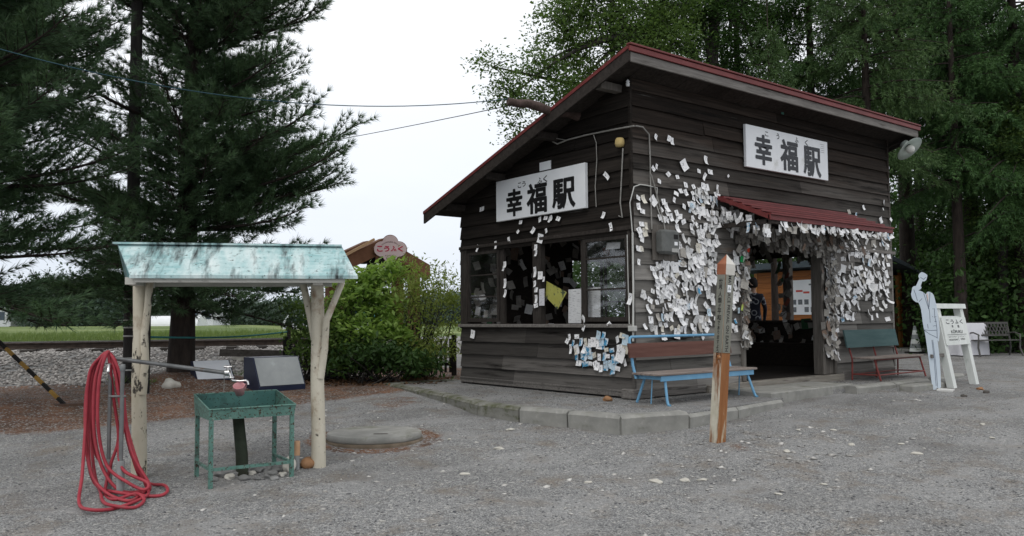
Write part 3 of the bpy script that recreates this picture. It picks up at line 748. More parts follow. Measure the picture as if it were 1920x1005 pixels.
# ------------------------------------------------------------------ meter, pipes, cables, lamp
METER = mk('meter_grey', (.085, .09, .085), (.14, .145, .14), 7, bump=.15, rough=.55, spots=[((.22, .21, .19), 6, (1, 1, 1), .62, .8)])
BLK = mk('black_matt', (.012, .012, .012), (.022, .021, .02), 9, bump=.1)
t = thing('electric_meter', 'grey electric meter box on the door wall near the corner', 'meter box', (.34, -.05, 2.18))
mb = MB(); mb.cbox(-.03, .40, -.02, 0, -.08, .38, .004); mb.build('back_board', WJ, t)
mb = MB(); mb.cbox(.0, .33, -.17, -.021, .0, .31, .03); mb.build('housing', METER, t)
mb = MB(); mb.box(.20, .28, -.173, -.169, .19, .25); mb.build('dial_window', BLK, t)
mb = MB(); mb.box(.21, .27, -.173, -.169, .11, .155); mb.build('rating_plate', SIGNW, t)
mb = MB(); mb.box(.16, .30, -.173, -.169, .02, .07); mb.build('lower_label', mk('label_grey', (.3, .3, .29), (.45, .45, .43), 30, bump=0), t)
mb = MB(); mb.tube([(-.065, -.032, .50), (-.065, -.032, 1.9 - 1.4)], .012); mb.tube([(.16, -.06, .31), (.155, -.045, .42), (.10, -.03, .62), (.0, -.03, .9), (-.05, -.03, 1.02)], .009, 6); mb.build('supply_cable', CABLE, t)
def pipe(label, pts, r_, mat=CONDUIT, name='cable', cat='cable', n=6):
    pts = [np.array(p, float) for p in pts]; o0 = pts[0]
    mb = MB(); mb.tube([p - o0 for p in pts], r_, n); o = mb.build(name, mat); o.location = xyz(o0); return tag(o, label, cat)
def onA(px, py, k=.055): return on_x(px, py, -k)
def onB(px, py, k=.060): return on_y(px, py, -k)
t = thing('conduit_pipe', 'white conduit pipe running up the hut corner beside the window', 'pipe', xyz(onA(1187, 640, .06)))
o0 = onA(1187, 640, .06); mb = MB(); mb.tube([onA(x, y, .06) - o0 for x, y in ((1187, 640), (1187.5, 540), (1186, 436))], .013, 8); mb.build('pipe', CONDUIT, t)
q_ = onA(1186, 616, .075) - o0; mb = MB(); mb.cbox(q_[0] - .03, q_[0] + .03, q_[1] - .055, q_[1] + .055, q_[2] - .035, q_[2] + .035, .006); mb.build('junction_box', CONDUIT, t)
pipe('thin pipe hanging beside the right window sash', [onA(1176, 440, .055), onA(1178, 540, .055), onA(1180, 608, .055)], .007)
pipe('grey cable running under the eave across the gable to the corner', [onA(1005, 248), onA(1030, 262), onA(1045, 270, .068), onA(1065, 262), onA(1100, 253), onA(1150, 243, .062), onA(1189, 236, .068)], .011, CABLE)
pipe('cable looping over the corner and down to the meter', [onB(1192, 236, .068), onB(1205, 238, .068), onB(1217, 252), onB(1219, 300), onB(1219.5, 340), onB(1221, 400), onB(1222, 430)], .010, CABLE)
pipe('thin cable drooping under the bargeboard on the gable', [onA(1025, 250), onA(1040, 259, .06), onA(1062, 263, .068)], .007, CABLE)
pipe('cable hanging down the gable right of the name board', [onA(1113, 253), onA(1118, 268), onA(1119, 300), onA(1116, 350), onA(1118, 388)], .007, CABLE)
pipe('pair of old cables hanging below the yellow insulator', [onA(1168, 278), onA(1166, 320), onA(1163, 380), onA(1167, 408), onA(1160, 405)], .010, CABLE)
pipe('white cable curving round the corner above the tags', [onA(1186, 440, .068), onA(1181, 380, .068), onA(1189, 350, .07), onB(1200, 346, .06), onB(1214, 348, .068), onB(1232, 352), onB(1231, 385), onB(1238, 405)], .008, CONDUIT)
p = onA(1162, 267, .068); mb = MB(); mb.lathe([(0, -.06), (.05, -.055), (.065, -.02), (.06, .03), (.045, .055), (0, .06)], 12); o = mb.build('insulator', mk('insulator_yellow', (.42, .31, .12), (.55, .43, .2), 14, bump=.2)); o.location = xyz(p); tag(o, 'yellowed round insulator on the gable near the corner', 'insulator')
p = onA(1177, 157, .068); mb = MB(); mb.lathe([(0, -.035), (.022, -.03), (.026, 0), (.018, .02), (.026, .03), (0, .062)], 10); o = mb.build('insulator', SIGNW); o.location = xyz(p); tag(o, 'small white insulator under the eave at the corner', 'insulator')
a = on_x(1085, 218, -.02); b = on_x(952, 188, -1.05)
mb = MB(); n_ = 7; mb.tube([(b - a) * k / n_ + np.array([0, 0, .02 * math.sin(k * 1.7)]) for k in range(n_ + 1)], [.07, .066, .07, .06, .064, .058, .055, .05], 9)
o = mb.build('wire_bracket_log', mk('log_brown', (.035, .025, .018), (.11, .075, .068), 6, (2, 2, 2), bump=.6, bd=.01)); o.location = xyz(a); tag(o, 'rough brown log poking out past the roof edge, holding wires', 'log')
LOGT = b
t = thing('wall_lamp', 'pale green dish lamp on a bracket at the right eave', 'lamp', (6.45, -.12, 4.18))
mb = MB(); mb.tube([(0, .1, .12), (.01, -.02, .16), (.02, -.12, .18), (.025, -.21, .15)], .014, 8); mb.build('arm', WD, t)
_lr = (-Vector((RGT[0] * .55 - FWD[0] * .75, RGT[1] * .55 - FWD[1] * .75, -1.0))).to_track_quat('Z', 'Y').to_euler()
sh = MB(); prof = [(.035, .10), (.075, .085), (.085, .02), (.10, .0), (.235, -.06), (.24, -.068), (.10, -.012), (.06, -.01)]; sh.lathe(prof, 28)
s = sh.build('lamp_shade', mk('enamel_green', (.42, .50, .45), (.54, .60, .55), 5, bump=.05, rough=.4), t); s.location = (.03, -.24, .10); s.rotation_euler = _lr
mb = MB(); mb.lathe([(0, -.15), (.045, -.14), (.075, -.10), (.07, -.05), (.04, -.01), (0, -.01)], 16); o = mb.build('bulb', mk('frosted_bulb', (.55, .55, .5), (.62, .62, .58), 5, bump=0, rough=.3), t); o.location = (.03, -.24, .10); o.rotation_euler = _lr

# ================================================================== WASH SHELTER
PW = mk('post_white_paint', (.46, .42, .33), (.64, .60, .50), 4, (1, 1, .5), bump=.3, spots=[((.20, .10, .045), 3.2, (1, 1, .8), .55, .70), ((.045, .04, .03), 22, (1, 1, .8), .62, .68)])
PW2 = mk('post_white_peeling', (.42, .38, .29), (.58, .54, .44), 4, (1, 1, .5), bump=.3, spots=[((.16, .09, .045), 3.0, (1, 1, .6), .55, .70), ((.05, .045, .038), 13, (1, 1, .5), .56, .61)])
TEAL = mk('roof_teal_paint', (.20, .38, .39), (.44, .60, .60), 3, (1.4, 5, 5), rough=.5, bump=.15, spots=[((.60, .68, .67), 2.5, (2.5, .8, .8), .46, .70), ((.025, .03, .03), 1.7, (4.5, .8, .8), .50, .66), ((.05, .06, .055), 24, (1, 1.6, 1), .58, .68)])
TEALD = mk('teal_trim', (.10, .24, .25), (.20, .36, .36), 5, bump=.15, spots=[((.05, .05, .045), 8, (1, 1, 1), .62, .72)])
CREAM = mk('beam_cream', (.44, .43, .39), (.60, .59, .54), 5, (.6, 3, 3), bump=.15, spots=[((.14, .13, .12), 5, (1, 3, 3), .6, .75)])
t = thing('wash_shelter', 'small open shelter with teal gabled roof on two white log posts', 'shelter', (-5.80, .15, .06), math.radians(-25.7))
Lp = 1.455
def post(x, mat, br):
    mb = MB(); mb.tube([(x + .012, 0, -.1), (x + .01, 0, .3), (x - .004, .005, .8), (x, 0, 1.25), (x - .01, 0, 1.62)], [.066, .060, .058, .057, .055], 16)
    for b in br: mb.tube(b, [.036, .033, .030, .028, .030][:len(b)], 10)
    return mb.build('post', mat, t)
post(0, PW2, [[(.03, -.03, .70), (.055, -.05, .95), (.045, -.065, 1.2), (.07, -.075, 1.42), (.085, -.085, 1.63)]])
post(Lp, PW, [[(Lp + .02, -.03, .80), (Lp + .055, -.05, 1.05), (Lp + .07, -.07, 1.3), (Lp + .15, -.10, 1.5), (Lp + .20, -.13, 1.63)], [(Lp - .02, .03, 1.1), (Lp - .06, .05, 1.3), (Lp - .13, .08, 1.62)]])
xa, xb, hw, ze, zr = -.19, Lp + .20, .46, 1.66, 1.945
mb = MB()
for s in (-1, 1):
    e0 = .05 if s < 0 else 0.
    la, lb = (xa + .20, xb + .12) if s < 0 else (xa - .03, xb - .06)
    mb.hexa([(la, s * hw, ze), (lb, s * hw, ze), (xb, 0, zr), (xa, 0, zr), (la, s * hw, ze + .014), (lb, s * hw, ze + .014), (xb, 0, zr + .014), (xa, 0, zr + .014)])
mb.box(xa + .195, xb + .125, -hw - .006, -hw + .012, ze - .014, ze + .012)
mb.build('roof', TEAL, t)
mb = MB(); mb.beam((xa - .03, 0, zr + .016), (xb - .0, 0, zr + .016), .10, .016); mb.build('ridge_cap', TEAL, t)
for x in (xa + .03, xb - .06):
    mb = MB(); mb.prism([(-hw + .05, ze - .005), (hw - .05, ze - .005), (0, zr - .02)], lambda u, v, q: (q + (.2 if x < 0 else .12) * max(0, -u / hw) - .03 * max(0, u / hw), u, v), x, x + .02); mb.build('gable_panel', TEALD, t)
mb = MB(); mb.box(xa + .23, xb + .02, -hw + .03, -hw + .06, ze - .045, ze + .003); mb.build('beam', CREAM, t)
mb = MB(); mb.box(xa + .06, xb - .08, hw - .08, hw - .04, ze - .045, ze + .003); mb.build('beam', CREAM, t)
for x in (0, Lp): 
    mb = MB(); mb.box(x - .04, x + .04, -hw + .062, hw - .082, ze - .06, ze - .004); mb.build('tie_beam', CREAM, t)

STEEL = mk('pipe_steel', (.11, .115, .115), (.22, .225, .225), 8, rough=.5, metal=.4, bump=.1, spots=[((.12, .07, .04), 7, (1, 1, 1), .62, .75)])
CHROME = mk('chrome', (.55, .55, .55), (.7, .7, .7), 8, rough=.2, metal=.9, bump=0)
PVC = mk('pvc_grey', (.22, .23, .23), (.32, .33, .33), 6, bump=.1)
def atd(px, py, d): return far(px, py, d)
A0 = atd(207, 671, 6.62); A1 = atd(423, 699, 6.95)
t = thing('water_pipe', 'grey water pipe running across to the tap over the basin', 'pipe', xyz(A0))
mb = MB(); mb.tube([(0, 0, 0), xyz(A1 - A0)], .017, 10); mb.build('pipe', STEEL, t)
B = A1 - A0; rt = np.array([RGT[0], RGT[1], 0.]); fw_ = np.array([FWD[0], FWD[1], 0.])
mb = MB(); mb.tube([B, B + rt * .035], .026, 10); mb.tube([B + rt * .02, B + rt * .02 + [0, 0, .045]], .012, 8); mb.tube([B + rt * -.012 + [0, 0, .05], B + rt * .055 + [0, 0, .05]], .010, 8); mb.build('valve', CHROME, t)
mb = MB(); mb.tube([B + rt * .03, B + rt * .045 + [0, 0, -.04], B + rt * .06 + [0, 0, -.065], B + rt * .12 + [0, 0, -.07], B + rt * .17 + [0, 0, -.065], B + rt * .185 + [0, 0, -.075], B + rt * .19 + [0, 0, -.10]], .010, 10)
mb.lathe([(.018, -.005), (.024, .0), (.024, .012), (.0, .02)], 10, xyz(B + rt * .05 + [0, 0, -.045])); mb.build('tap', CHROME, t)
cpos = atd(449, 731, 6.93)
t = thing('cup', 'small pink plastic cup hanging under the tap', 'cup', xyz(cpos), rot=(.35, -.45, .3))
PINK = mk('pink_plastic', (.52, .24, .26), (.62, .32, .33), 5, bump=.05, rough=.45)
mb = MB(); mb.lathe([(0, -.04), (.036, -.04), (.046, .038), (.049, .045), (.044, .045), (.034, -.032), (0, -.032)], 24); mb.build('body', PINK, t)
mb = MB(); mb.tube([(.04, 0, .025), (.07, 0, .015), (.068, 0, -.015), (.036, 0, -.025)], .006, 8); mb.build('handle', PINK, t)
p = atd(420, 720, 6.95); mb = MB(); mb.tube([(0, 0, .08), (.002, 0, 0), (0, .002, -.07)], .003, 5); o = mb.build('cord', CABLE); o.location = xyz(p); tag(o, 'thin cord dangling from the pipe end over the basin', 'cord')

for nm, (px, pt, pb, dd_) in {'second': (225, 690, 931, 6.55), 'first': (202, 672, 927, 6.58)}.items():
    zb = .03; b = on_z(px, pb, zb); d_ = dr(b[0], b[1])[0]; tp = far(px - (4 if nm == 'first' else 0), pt, d_ + .02)
    hgt = tp[2] - zb
    t = thing('standpipe', 'standpipe carrying the tap and the red hose' if nm == 'first' else 'capped standpipe just right of the red hose tap', 'standpipe', (b[0], b[1], zb))
    mb = MB(); mb.tube([(0, 0, .2), (0, 0, hgt)], .015 if nm == 'first' else .0165, 10); mb.build('pipe', STEEL, t)
    mb = MB(); mb.tube([(0, 0, -.1), (0, 0, .27)], .030, 12); mb.build('sleeve', PVC, t)
    mb = MB(); mb.lathe([(.020, -.02), (.022, .02), (.017, .03), (0, .035)], 12, (0, 0, hgt)); mb.build('cap', CHROME if nm == 'first' else STEEL, t)
    if nm == 'first':
        mb = MB(); v = fw_ * -1; mb.tube([(0, 0, hgt - .04), xyz(v * .05 + rt * .01 + [0, 0, hgt - .05]), xyz(v * .07 + rt * .015 + [0, 0, hgt - .1])], .014, 10); mb.tube([xyz(rt * -.03 + [0, 0, hgt + .05]), xyz(rt * .03 + [0, 0, hgt + .05])], .008, 8); mb.build('tap', CHROME, t)
    else:
        mb = MB(); mb.tube([xyz(rt * -.10 + [0, 0, hgt * .78]), xyz(rt * .03 + [0, 0, hgt * .78])], .009, 8); mb.build('clamp', STEEL, t)

# red hose
HOSE = mk('hose_red', (.265, .024, .038), (.38, .048, .064), 9, rough=.55, bump=.08, spec=.3, spots=[((.20, .07, .07), 12, (1, 1, 1), .58, .75)])
def crom(P, n=9):
    P = [np.array(p, float) for p in P]; o = []
    for i in range(len(P) - 1):
        a, b, c, d = P[max(i - 1, 0)], P[i], P[i + 1], P[min(i + 2, len(P) - 1)]
        for k in range(n):
            s = k / n; o.append(.5 * ((2 * b) + (c - a) * s + (2 * a - 5 * b + 4 * c - d) * s * s + (3 * b - a - 3 * c + d) * s ** 3))
    return o + [P[-1]]
loops = [
    [(190, 668, 6.52), (168, 700, 6.50), (161, 790, 6.47), (154, 890, 6.3), (148, 950, 0), (168, 966, 0), (215, 957, 0), (268, 941, 0), (278, 928, 0), (262, 880, 6.42), (238, 800, 6.5), (229, 720, 6.54), (212, 672, 6.55)],
    [(193, 665, 6.55), (172, 706, 6.52), (165, 800, 6.5), (170, 882, 6.42), (196, 931, 0), (240, 943, 0), (272, 928, 0), (272, 905, 6.4), (246, 850, 6.46), (231, 780, 6.5), (222, 700, 6.52), (211, 668, 6.54)],
    [(196, 666, 6.50), (179, 712, 6.47), (176, 800, 6.44), (190, 872, 6.4), (222, 918, 6.36), (262, 925, 0), (281, 912, 6.38), (248, 850, 6.43), (228, 770, 6.47), (214, 690, 6.5), (205, 667, 6.52)],
    [(195, 664, 6.58), (170, 698, 6.58), (160, 760, 6.56), (163, 850, 6.45), (180, 915, 0), (225, 934, 0), (290, 934, 0), (313, 929, 0), (308, 920, 0), (280, 910, 0), (258, 885, 6.44), (240, 815, 6.55), (227, 730, 6.58), (209, 668, 6.56)],
    [(199, 665, 6.46), (186, 716, 6.43), (184, 800, 6.4), (200, 872, 6.38), (240, 905, 6.32), (270, 918, 6.3), (276, 905, 6.34), (232, 882, 6.36), (223, 845, 6.40), (232, 790, 6.45), (226, 710, 6.5), (208, 666, 6.5)],
    [(192, 667, 6.60), (174, 720, 6.60), (171, 820, 6.56), (178, 890, 6.48), (188, 925, 0), (192, 945, 0), (206, 958, 0), (250, 955, 0), (270, 945, 0), (255, 935, 0), (215, 940, 0), (197, 925, 6.36), (208, 870, 6.44), (222, 820, 6.5), (212, 740, 6.52), (204, 668, 6.50)],
    [(197, 665, 6.63), (176, 705, 6.64), (168, 790, 6.6), (176, 842, 6.58), (186, 860, 6.56), (176, 815, 6.55), (180, 740, 6.55), (196, 668, 6.55)],
]
def hg(a, b):
    p = on_g(a, b); return p + [0, 0, .012 + .012 * (len(pts) % 3)]
pts = []
for lp in loops:
    for (a, b, d_) in lp: pts.append(far(a, b, d_) if d_ else hg(a, b))
o0 = on_z(215, 945, .02); cp = crom(pts)
mb = MB(); mb.tube([p - o0 for p in cp], .0125, 8); o = mb.build('hose', HOSE); o.location = xyz(o0); tag(o, 'long red hose coiled over the standpipe tap, trailing on the gravel', 'hose')

# basin
BT = mk('basin_teal', (.070, .165, .140), (.135, .25, .21), 6, rough=.55, bump=.2, spots=[((.05, .03, .018), 42, (1, 1, 1), .53, .60), ((.03, .025, .02), 3.5, (1, 1, 1), .60, .75), ((.30, .42, .36), 16, (1, 1, 1), .62, .74)])
BTI = mk('basin_inside', (.035, .11, .10), (.075, .18, .16), 5, rough=.5, bump=.2, spots=[((.025, .02, .016), 3, (1, 1, 1), .5, .64), ((.02, .015, .012), 40, (1, 1, 1), .58, .64)])
Wb, Db = .68, .51
t = thing('wash_basin', 'teal metal wash basin on thin legs under the shelter', 'basin', (-5.465, -.615, .045), math.radians(-5))
g = .006
mb = MB()
zf, zbk, zb_ = .62, .705, .535
mb.hexa([(0, 0, zb_), (Wb, 0, zb_), (Wb, g, zb_), (0, g, zb_), (-.01, -.012, zf), (Wb + .01, -.012, zf), (Wb + .01, g - .012, zf), (-.01, g - .012, zf)])
mb.hexa([(0, Db - g, zb_), (Wb, Db - g, zb_), (Wb, Db, zb_), (0, Db, zb_), (-.01, Db, zbk), (Wb + .01, Db, zbk), (Wb + .01, Db + g, zbk), (-.01, Db + g, zbk)])
for x0_, x1_ in ((0, -.01), (Wb - g, Wb + .01 - g)):
    mb.hexa([(x0_, g, zb_), (x0_ + g, g, zb_), (x0_ + g, Db - g, zb_), (x0_, Db - g, zb_), (x1_, g - .012, zf), (x1_ + g, g - .012, zf), (x1_ + g, Db, zbk), (x1_, Db, zbk)])
mb.build('tub', BT, t)
mb = MB(); mb.box(.007, Wb - .007, .007, Db - .007, zb_ + .001, zb_ + .006)
mb.hexa([(.001, Db - .012, zb_ + .007), (Wb - .007, Db - .012, zb_ + .007), (Wb - .007, Db - .008, zb_ + .007), (.001, Db - .008, zb_ + .007), (.0, Db - .009, zbk - .002), (Wb, Db - .009, zbk - .002), (Wb, Db - .003, zbk - .002), (0, Db - .003, zbk - .002)])
mb.build('tub_lining', BTI, t)
mb = MB(); mb.tube([(-.01, -.012, zf), (Wb + .01, -.012, zf)], .008, 6); mb.tube([(-.01, Db, zbk), (Wb + .01, Db, zbk)], .007, 6); mb.tube([(-.007, -.012, zf), (-.007, Db, zbk)], .007, 6); mb.tube([(Wb + .007, -.012, zf), (Wb + .007, Db, zbk)], .007, 6); mb.build('rolled_rim', BT, t)
for (x, y_) in ((.015, .015), (Wb - .015, .015), (.015, Db - .03), (Wb - .015, Db - .03)):
    mb = MB(); mb.box(x - .016, x + .016, y_ - .014, y_ + .014, -.03, zb_ - .002); mb.build('leg', BT, t)
mb = MB(); mb.box(.032, Wb - .032, .006, .024, .135, .16); mb.build('stretcher', BT, t)
for x in (.015, Wb - .015):
    mb = MB(); mb.box(x - .010, x + .010, .030, Db - .045, .137, .158); mb.build('stretcher', BT, t)
mb = MB(); mb.tube([(.30, .30, zb_ - .003), (.335, .30, .2), (.345, .30, -.05)], [.046, .05, .052], 14); mb.build('drain_pipe', mk('drain_green', (.022, .03, .02), (.06, .075, .05), 5, bump=.3, spots=[((.03, .02, .015), 3, (1, 1, 1), .5, .7)]), t)
p = on_g(557, 880)
t = thing('pipe_stub', 'short grey pipe stub with tan cap beside the basin', 'pipe', xyz(p))
mb = MB(); mb.tube([(0, 0, -.05), (0, 0, .125)], .021, 14); mb.build('pipe', PVC, t)
mb = MB(); mb.lathe([(.024, .118), (.024, .235), (.021, .24), (.016, .24), (.016, .12)], 18); mb.lathe([(0, .232), (.02, .234)], 18); mb.build('cap', mk('cap_tan', (.46, .27, .15), (.55, .35, .22), 8, bump=.2), t)

# ================================================================== PEACE POST
RUSTW = mk('rusty_white_paint', (.44, .41, .32), (.60, .57, .48), 5, bump=.35, rough=.75, spots=[((.20, .075, .025), 2.1, (3, 3, .55), .44, .56), ((.10, .035, .015), 4.5, (3, 3, .5), .60, .72)])
RUSTR = mk('rusty_side', (.22, .085, .03), (.33, .15, .06), 5, (3, 3, .5), bump=.35, rough=.75, spots=[((.50, .45, .34), 2.6, (3, 3, .5), .58, .66)])
PLATE = mk('plate_alloy', (.20, .20, .165), (.27, .27, .235), 3, (1, 1, .5), rough=.5, metal=.2, bump=.08, spots=[((.13, .12, .09), 5, (1, 1, 1), .62, .78)])
pp = on_g(1345, 829)
t = thing('peace_post', 'rusty white four sided post lettered in Japanese and English', 'post', xyz(pp), rot=(.0, 0, 0))
_tilt = Matrix.Rotation(math.radians(4.2), 4, Vector((FWD[0], FWD[1], 0))) @ Matrix.Rotation(math.radians(-7 + 0), 4, 'Z')
t.rotation_euler = _tilt.to_euler()
s = .055; Hp = 1.70
mb = MB(); mb.box(-s, s, -s, s, -.2, Hp)
mb.mi = [1 if i == 2 else 0 for i in range(6)]
mb.build('shaft', [RUSTW, RUSTR], t)
mb = MB(); c = s + .006
mb.add([(-c, -c, Hp - .075), (c, -c, Hp - .075), (c, c, Hp - .075), (-c, c, Hp - .075), (-c, -c, Hp + .03), (c, -c, Hp + .03), (c, c, Hp + .03), (-c, c, Hp + .03), (0, 0, Hp + .13)], [(3, 2, 1, 0), (0, 1, 5, 4), (1, 2, 6, 5), (2, 3, 7, 6), (3, 0, 4, 7), (4, 5, 8), (5, 6, 8), (6, 7, 8), (7, 4, 8)], 0)
mb.mi = [0, 0, 0, 0, 1, 0, 0, 0, 1]
mb.build('cap', [mk('cap_white', (.55, .53, .48), (.68, .66, .62), 8, bump=.2, spots=[((.24, .10, .05), 6, (1, 1, 1), .6, .72)]), mk('cap_rust', (.23, .07, .035), (.34, .14, .08), 9, bump=.2)], t)
Zp0, Zp1 = .865, 1.66
mb = MB(); mb.box(-s - .005, -s - .001, -s + .003, s - .003, Zp0, Zp1); mb.build('plate', PLATE, t)
mb = MB(); mb.box(-s + .003, s - .003, -s - .005, -s - .001, Zp0, Zp1 - .0); mb.build('plate', PLATE, t)
mb = MB(); txt = '世界人類が平和でありますように'
zc = 1.585; 
for i, ch in enumerate(txt):
    hh = .040 if i in (4, 7, 8, 9, 10, 11, 12, 13, 14) else .056
    ww = .030 if hh < .05 else .050
    if ch in 'り': ww = .02
    fn = lambda u, v, zc=zc, hh=hh, ww=ww: (-s - .0062, ww / 2 - ww * u, zc - hh + hh * v)
    put_text(mb, ch, 0, 1, 0, 1, fn, off=.012); zc -= hh + .0055
mb.build('lettering', INK, t)
mb = MB(); fn = lambda u, v: (-.021 + .040 * v, -s - .0062, 1.615 - .735 * u)
put_text(mb, 'MAY PEACE PREVAIL ON EARTH', 0, 1, 0, 1, fn, off=.006); mb.build('lettering', INK, t)
mb = MB(); mb.box(-.03, .018, -s - .010, -s - .007, 1.455, 1.525); st_ = mb.build('sticker', SIGNW, t)
mb = MB(); fn = lambda u, v: (-.022 + .03 * u, -s - .0112, 1.475 + .033 * v); put_text(mb, 'ん', 0, 1, 0, 1, fn, off=.02); mb.build('mark', INK, st_)
mb = MB(); mb.lathe([(0, .012), (.018, .010), (.024, 0)], 14); o = mb.build('bolt_head', RUSTR, t); o.location = (-s - .001, -.018, .82); o.rotation_euler = (0, -math.pi / 2, 0)

# ================================================================== BENCHES
BLUE = mk('paint_blue', (.12, .29, .46), (.17, .36, .53), 6, rough=.45, bump=.1, spots=[((.05, .06, .07), 14, (1, 1, 1), .70, .76)])
BROWN = mk('paint_brown', (.085, .038, .030), (.15, .075, .06), 3, (.4, 5, 5), bump=.3, spots=[((.25, .19, .16), 9, (.5, 4, 4), .66, .74), ((.04, .022, .018), 2, (.5, 3, 3), .6, .75)])
SEATW = mk('seat_worn', (.15, .12, .105), (.30, .26, .235), 3, (.4, 6, 5), bump=.35, spots=[((.07, .04, .034), 3, (.5, 4, 4), .56, .72)])
t = thing('bench', 'blue framed bench with brown backrest board by the hut corner', 'bench', (-.42, -.80, .345))
Wn = 1.88
mb = MB()
for k in range(3): mb.cbox(0, Wn, .02 + .145 * k, .155 + .145 * k, .345, .372, .005)
mb.build('seat', SEATW, t)
mb = MB(); mb.box(.06, Wn - .06, .035, .052, .283, .343); mb.box(.06, Wn - .06, .40, .415, .295, .343); mb.box(.061, .085, .053, .399, .30, .343); mb.box(Wn - .085, Wn - .061, .053, .399, .30, .343); mb.build('seat_frame', BLUE, t)
for x, sx in ((.16, -1), (Wn - .16, 1)):
    mb = MB(); mb.tube([(x, .07, .31), (x + sx * .045, .0, .06), (x + sx * .05, -.02, .015), (x + sx * .05, -.05, .008)], .0165, 10); mb.build('leg', BLUE, t)
    mb = MB(); mb.tube([(x, .38, .31), (x + sx * .035, .46, .06), (x + sx * .04, .48, .012)], .0165, 10); mb.build('leg', BLUE, t)
    mb = MB(); mb.tube([(x + sx * .05, .22, .30), (x + sx * .055, .24, .01)], .008, 6); mb.build('strut', BLUE, t)
mb = MB(); mb.tube([(.03, .40, .30), (.03, .45, .45), (.03, .50, .74), (.04, .505, .775), (.075, .51, .79), (Wn - .075, .51, .79), (Wn - .04, .505, .775), (Wn - .03, .50, .74), (Wn - .03, .45, .45), (Wn - .03, .40, .30)], .018, 10); mb.build('back_frame', BLUE, t)
mb = MB()
mb.hexa([(-.03, .432, .545), (Wn + .02, .432, .545), (Wn + .02, .455, .545), (-.03, .455, .545), (-.03, .46, .715), (Wn + .02, .46, .715), (Wn + .02, .483, .715), (-.03, .483, .715)]); mb.build('backrest', BROWN, t)
GBL = mk('paint_greyblue', (.042, .085, .088), (.075, .125, .125), 3, (.5, 4, 4), bump=.2, spots=[((.16, .2, .2), 10, (1, 3, 3), .7, .78)])
REDP = mk('paint_red', (.15, .028, .026), (.24, .06, .05), 8, rough=.5, bump=.15, spots=[((.06, .03, .025), 9, (1, 1, 1), .62, .74)])
t = thing('bench', 'green grey backed bench on thin red legs right of the door', 'bench', (4.78, -.62, .345), .03)
Wn = 1.62
mb = MB()
for k in range(3): mb.cbox(-.03, Wn + .03, .03 + .125 * k, .145 + .125 * k, .345, .37, .005)
mb.build('seat', SEATW, t)
mb = MB(); mb.hexa([(-.12, .425, .52), (Wn - .02, .425, .52), (Wn - .02, .45, .52), (-.12, .45, .52), (-.12, .48, .80), (Wn - .02, .48, .80), (Wn - .02, .505, .80), (-.12, .505, .80)]); mb.build('backrest', GBL, t)
for x in (.02, Wn * .5, Wn - .06):
    mb = MB(); mb.tube([(x, .44, .01), (x, .43, .335), (x - .01, .468, .50), (x - .02, .51, .70)], .014, 8); mb.build('leg', REDP, t)
for x in (.05, Wn - .02):
    mb = MB(); mb.tube([(x + .02, .0, .01), (x + .01, .05, .20), (x, .08, .335)], .015, 8); mb.build('leg', REDP, t)
mb = MB(); mb.tube([(.07, .02, .10), (Wn, .02, .10)], .011, 8); mb.tube([(.04, .43, .10), (Wn - .06, .43, .10)], .011, 8); mb.tube([(.07, .02, .10), (.03, .43, .10)], .010, 8); mb.tube([(Wn, .02, .10), (Wn - .06, .43, .10)], .010, 8); mb.tube([(.05, .08, .335), (Wn - .02, .08, .335)], .012, 8); mb.build('stretcher', REDP, t)

# ================================================================== FIGURE BOARD AND NAME BOARD
cp_ = on_g(1752, 731)
kx = 11.62 / FPX / 3.5875
OUT = [(205, 83), (222, 90), (240, 105), (237, 122), (232, 140), (218, 150), (207, 148), (200, 165), (195, 180), (200, 195), (190, 205), (178, 213), (190, 215), (205, 222), (216, 232), (225, 242), (231, 228), (240, 222), (252, 224), (266, 233), (274, 246), (280, 268), (284, 292), (289, 318), (293, 345), (297, 385), (300, 420), (303, 470), (304, 505), (301, 535), (296, 572), (289, 568), (287, 552), (291, 600), (297, 700), (299, 800), (298, 888), (286, 896), (273, 890), (268, 905), (246, 908), (240, 850), (234, 780), (228, 700), (221, 620), (214, 545), (208, 500), (203, 470), (198, 430), (195, 385), (190, 340), (183, 315), (176, 298), (160, 294), (147, 283), (137, 268), (131, 240), (136, 215), (140, 192), (150, 182), (164, 180), (172, 165), (180, 145), (187, 130), (182, 115), (186, 98), (195, 88)]
U = [((a - 256) * kx, (906 - b) * kx) for a, b in OUT]
t = thing('figure_board', 'cut out board of a headless figure in pale uniform, one arm raised', 'cutout board', xyz(cp_), -1.02)
SUIT = mk('suit_pale', (.52, .60, .68), (.60, .67, .73), 3, bump=.05, spots=[((.50, .60, .56), 2, (1, 1, 1), .6, .8)])
DKG = mk('board_edge_green', (.03, .09, .06), (.06, .13, .10), 8, bump=.1)
mb = MB(); fnp = lambda u, v, q: (u, q, v); mb.prism(U, fnp, -.0, .022); 
mb.mi = [0, 0] + [1] * (len(mb.mi) - 2); mb.build('board', [SUIT, DKG], t)
LINE = mk('painted_line', (.06, .08, .13), (.10, .12, .17), 8, bump=0)
mb = MB()
def pl(pts_, w_=.0030):
    q_ = [((a - 256) * kx, (906 - b) * kx) for a, b in pts_]
    for (a, b), (c, d_) in zip(q_[:-1], q_[1:]):
        l = math.hypot(c - a, d_ - b) or 1; nx, ny = -(d_ - b) / l * w_, (c - a) / l * w_
        mb = MB(); mb.add([(a - nx, -.0018, b - ny), (c - nx, -.0018, d_ - ny), (c + nx, -.0018, d_ + ny), (a + nx, -.0018, b + ny)], [(0, 1, 2, 3)]); mb.build('seam_line', LINE, t, fix=False)
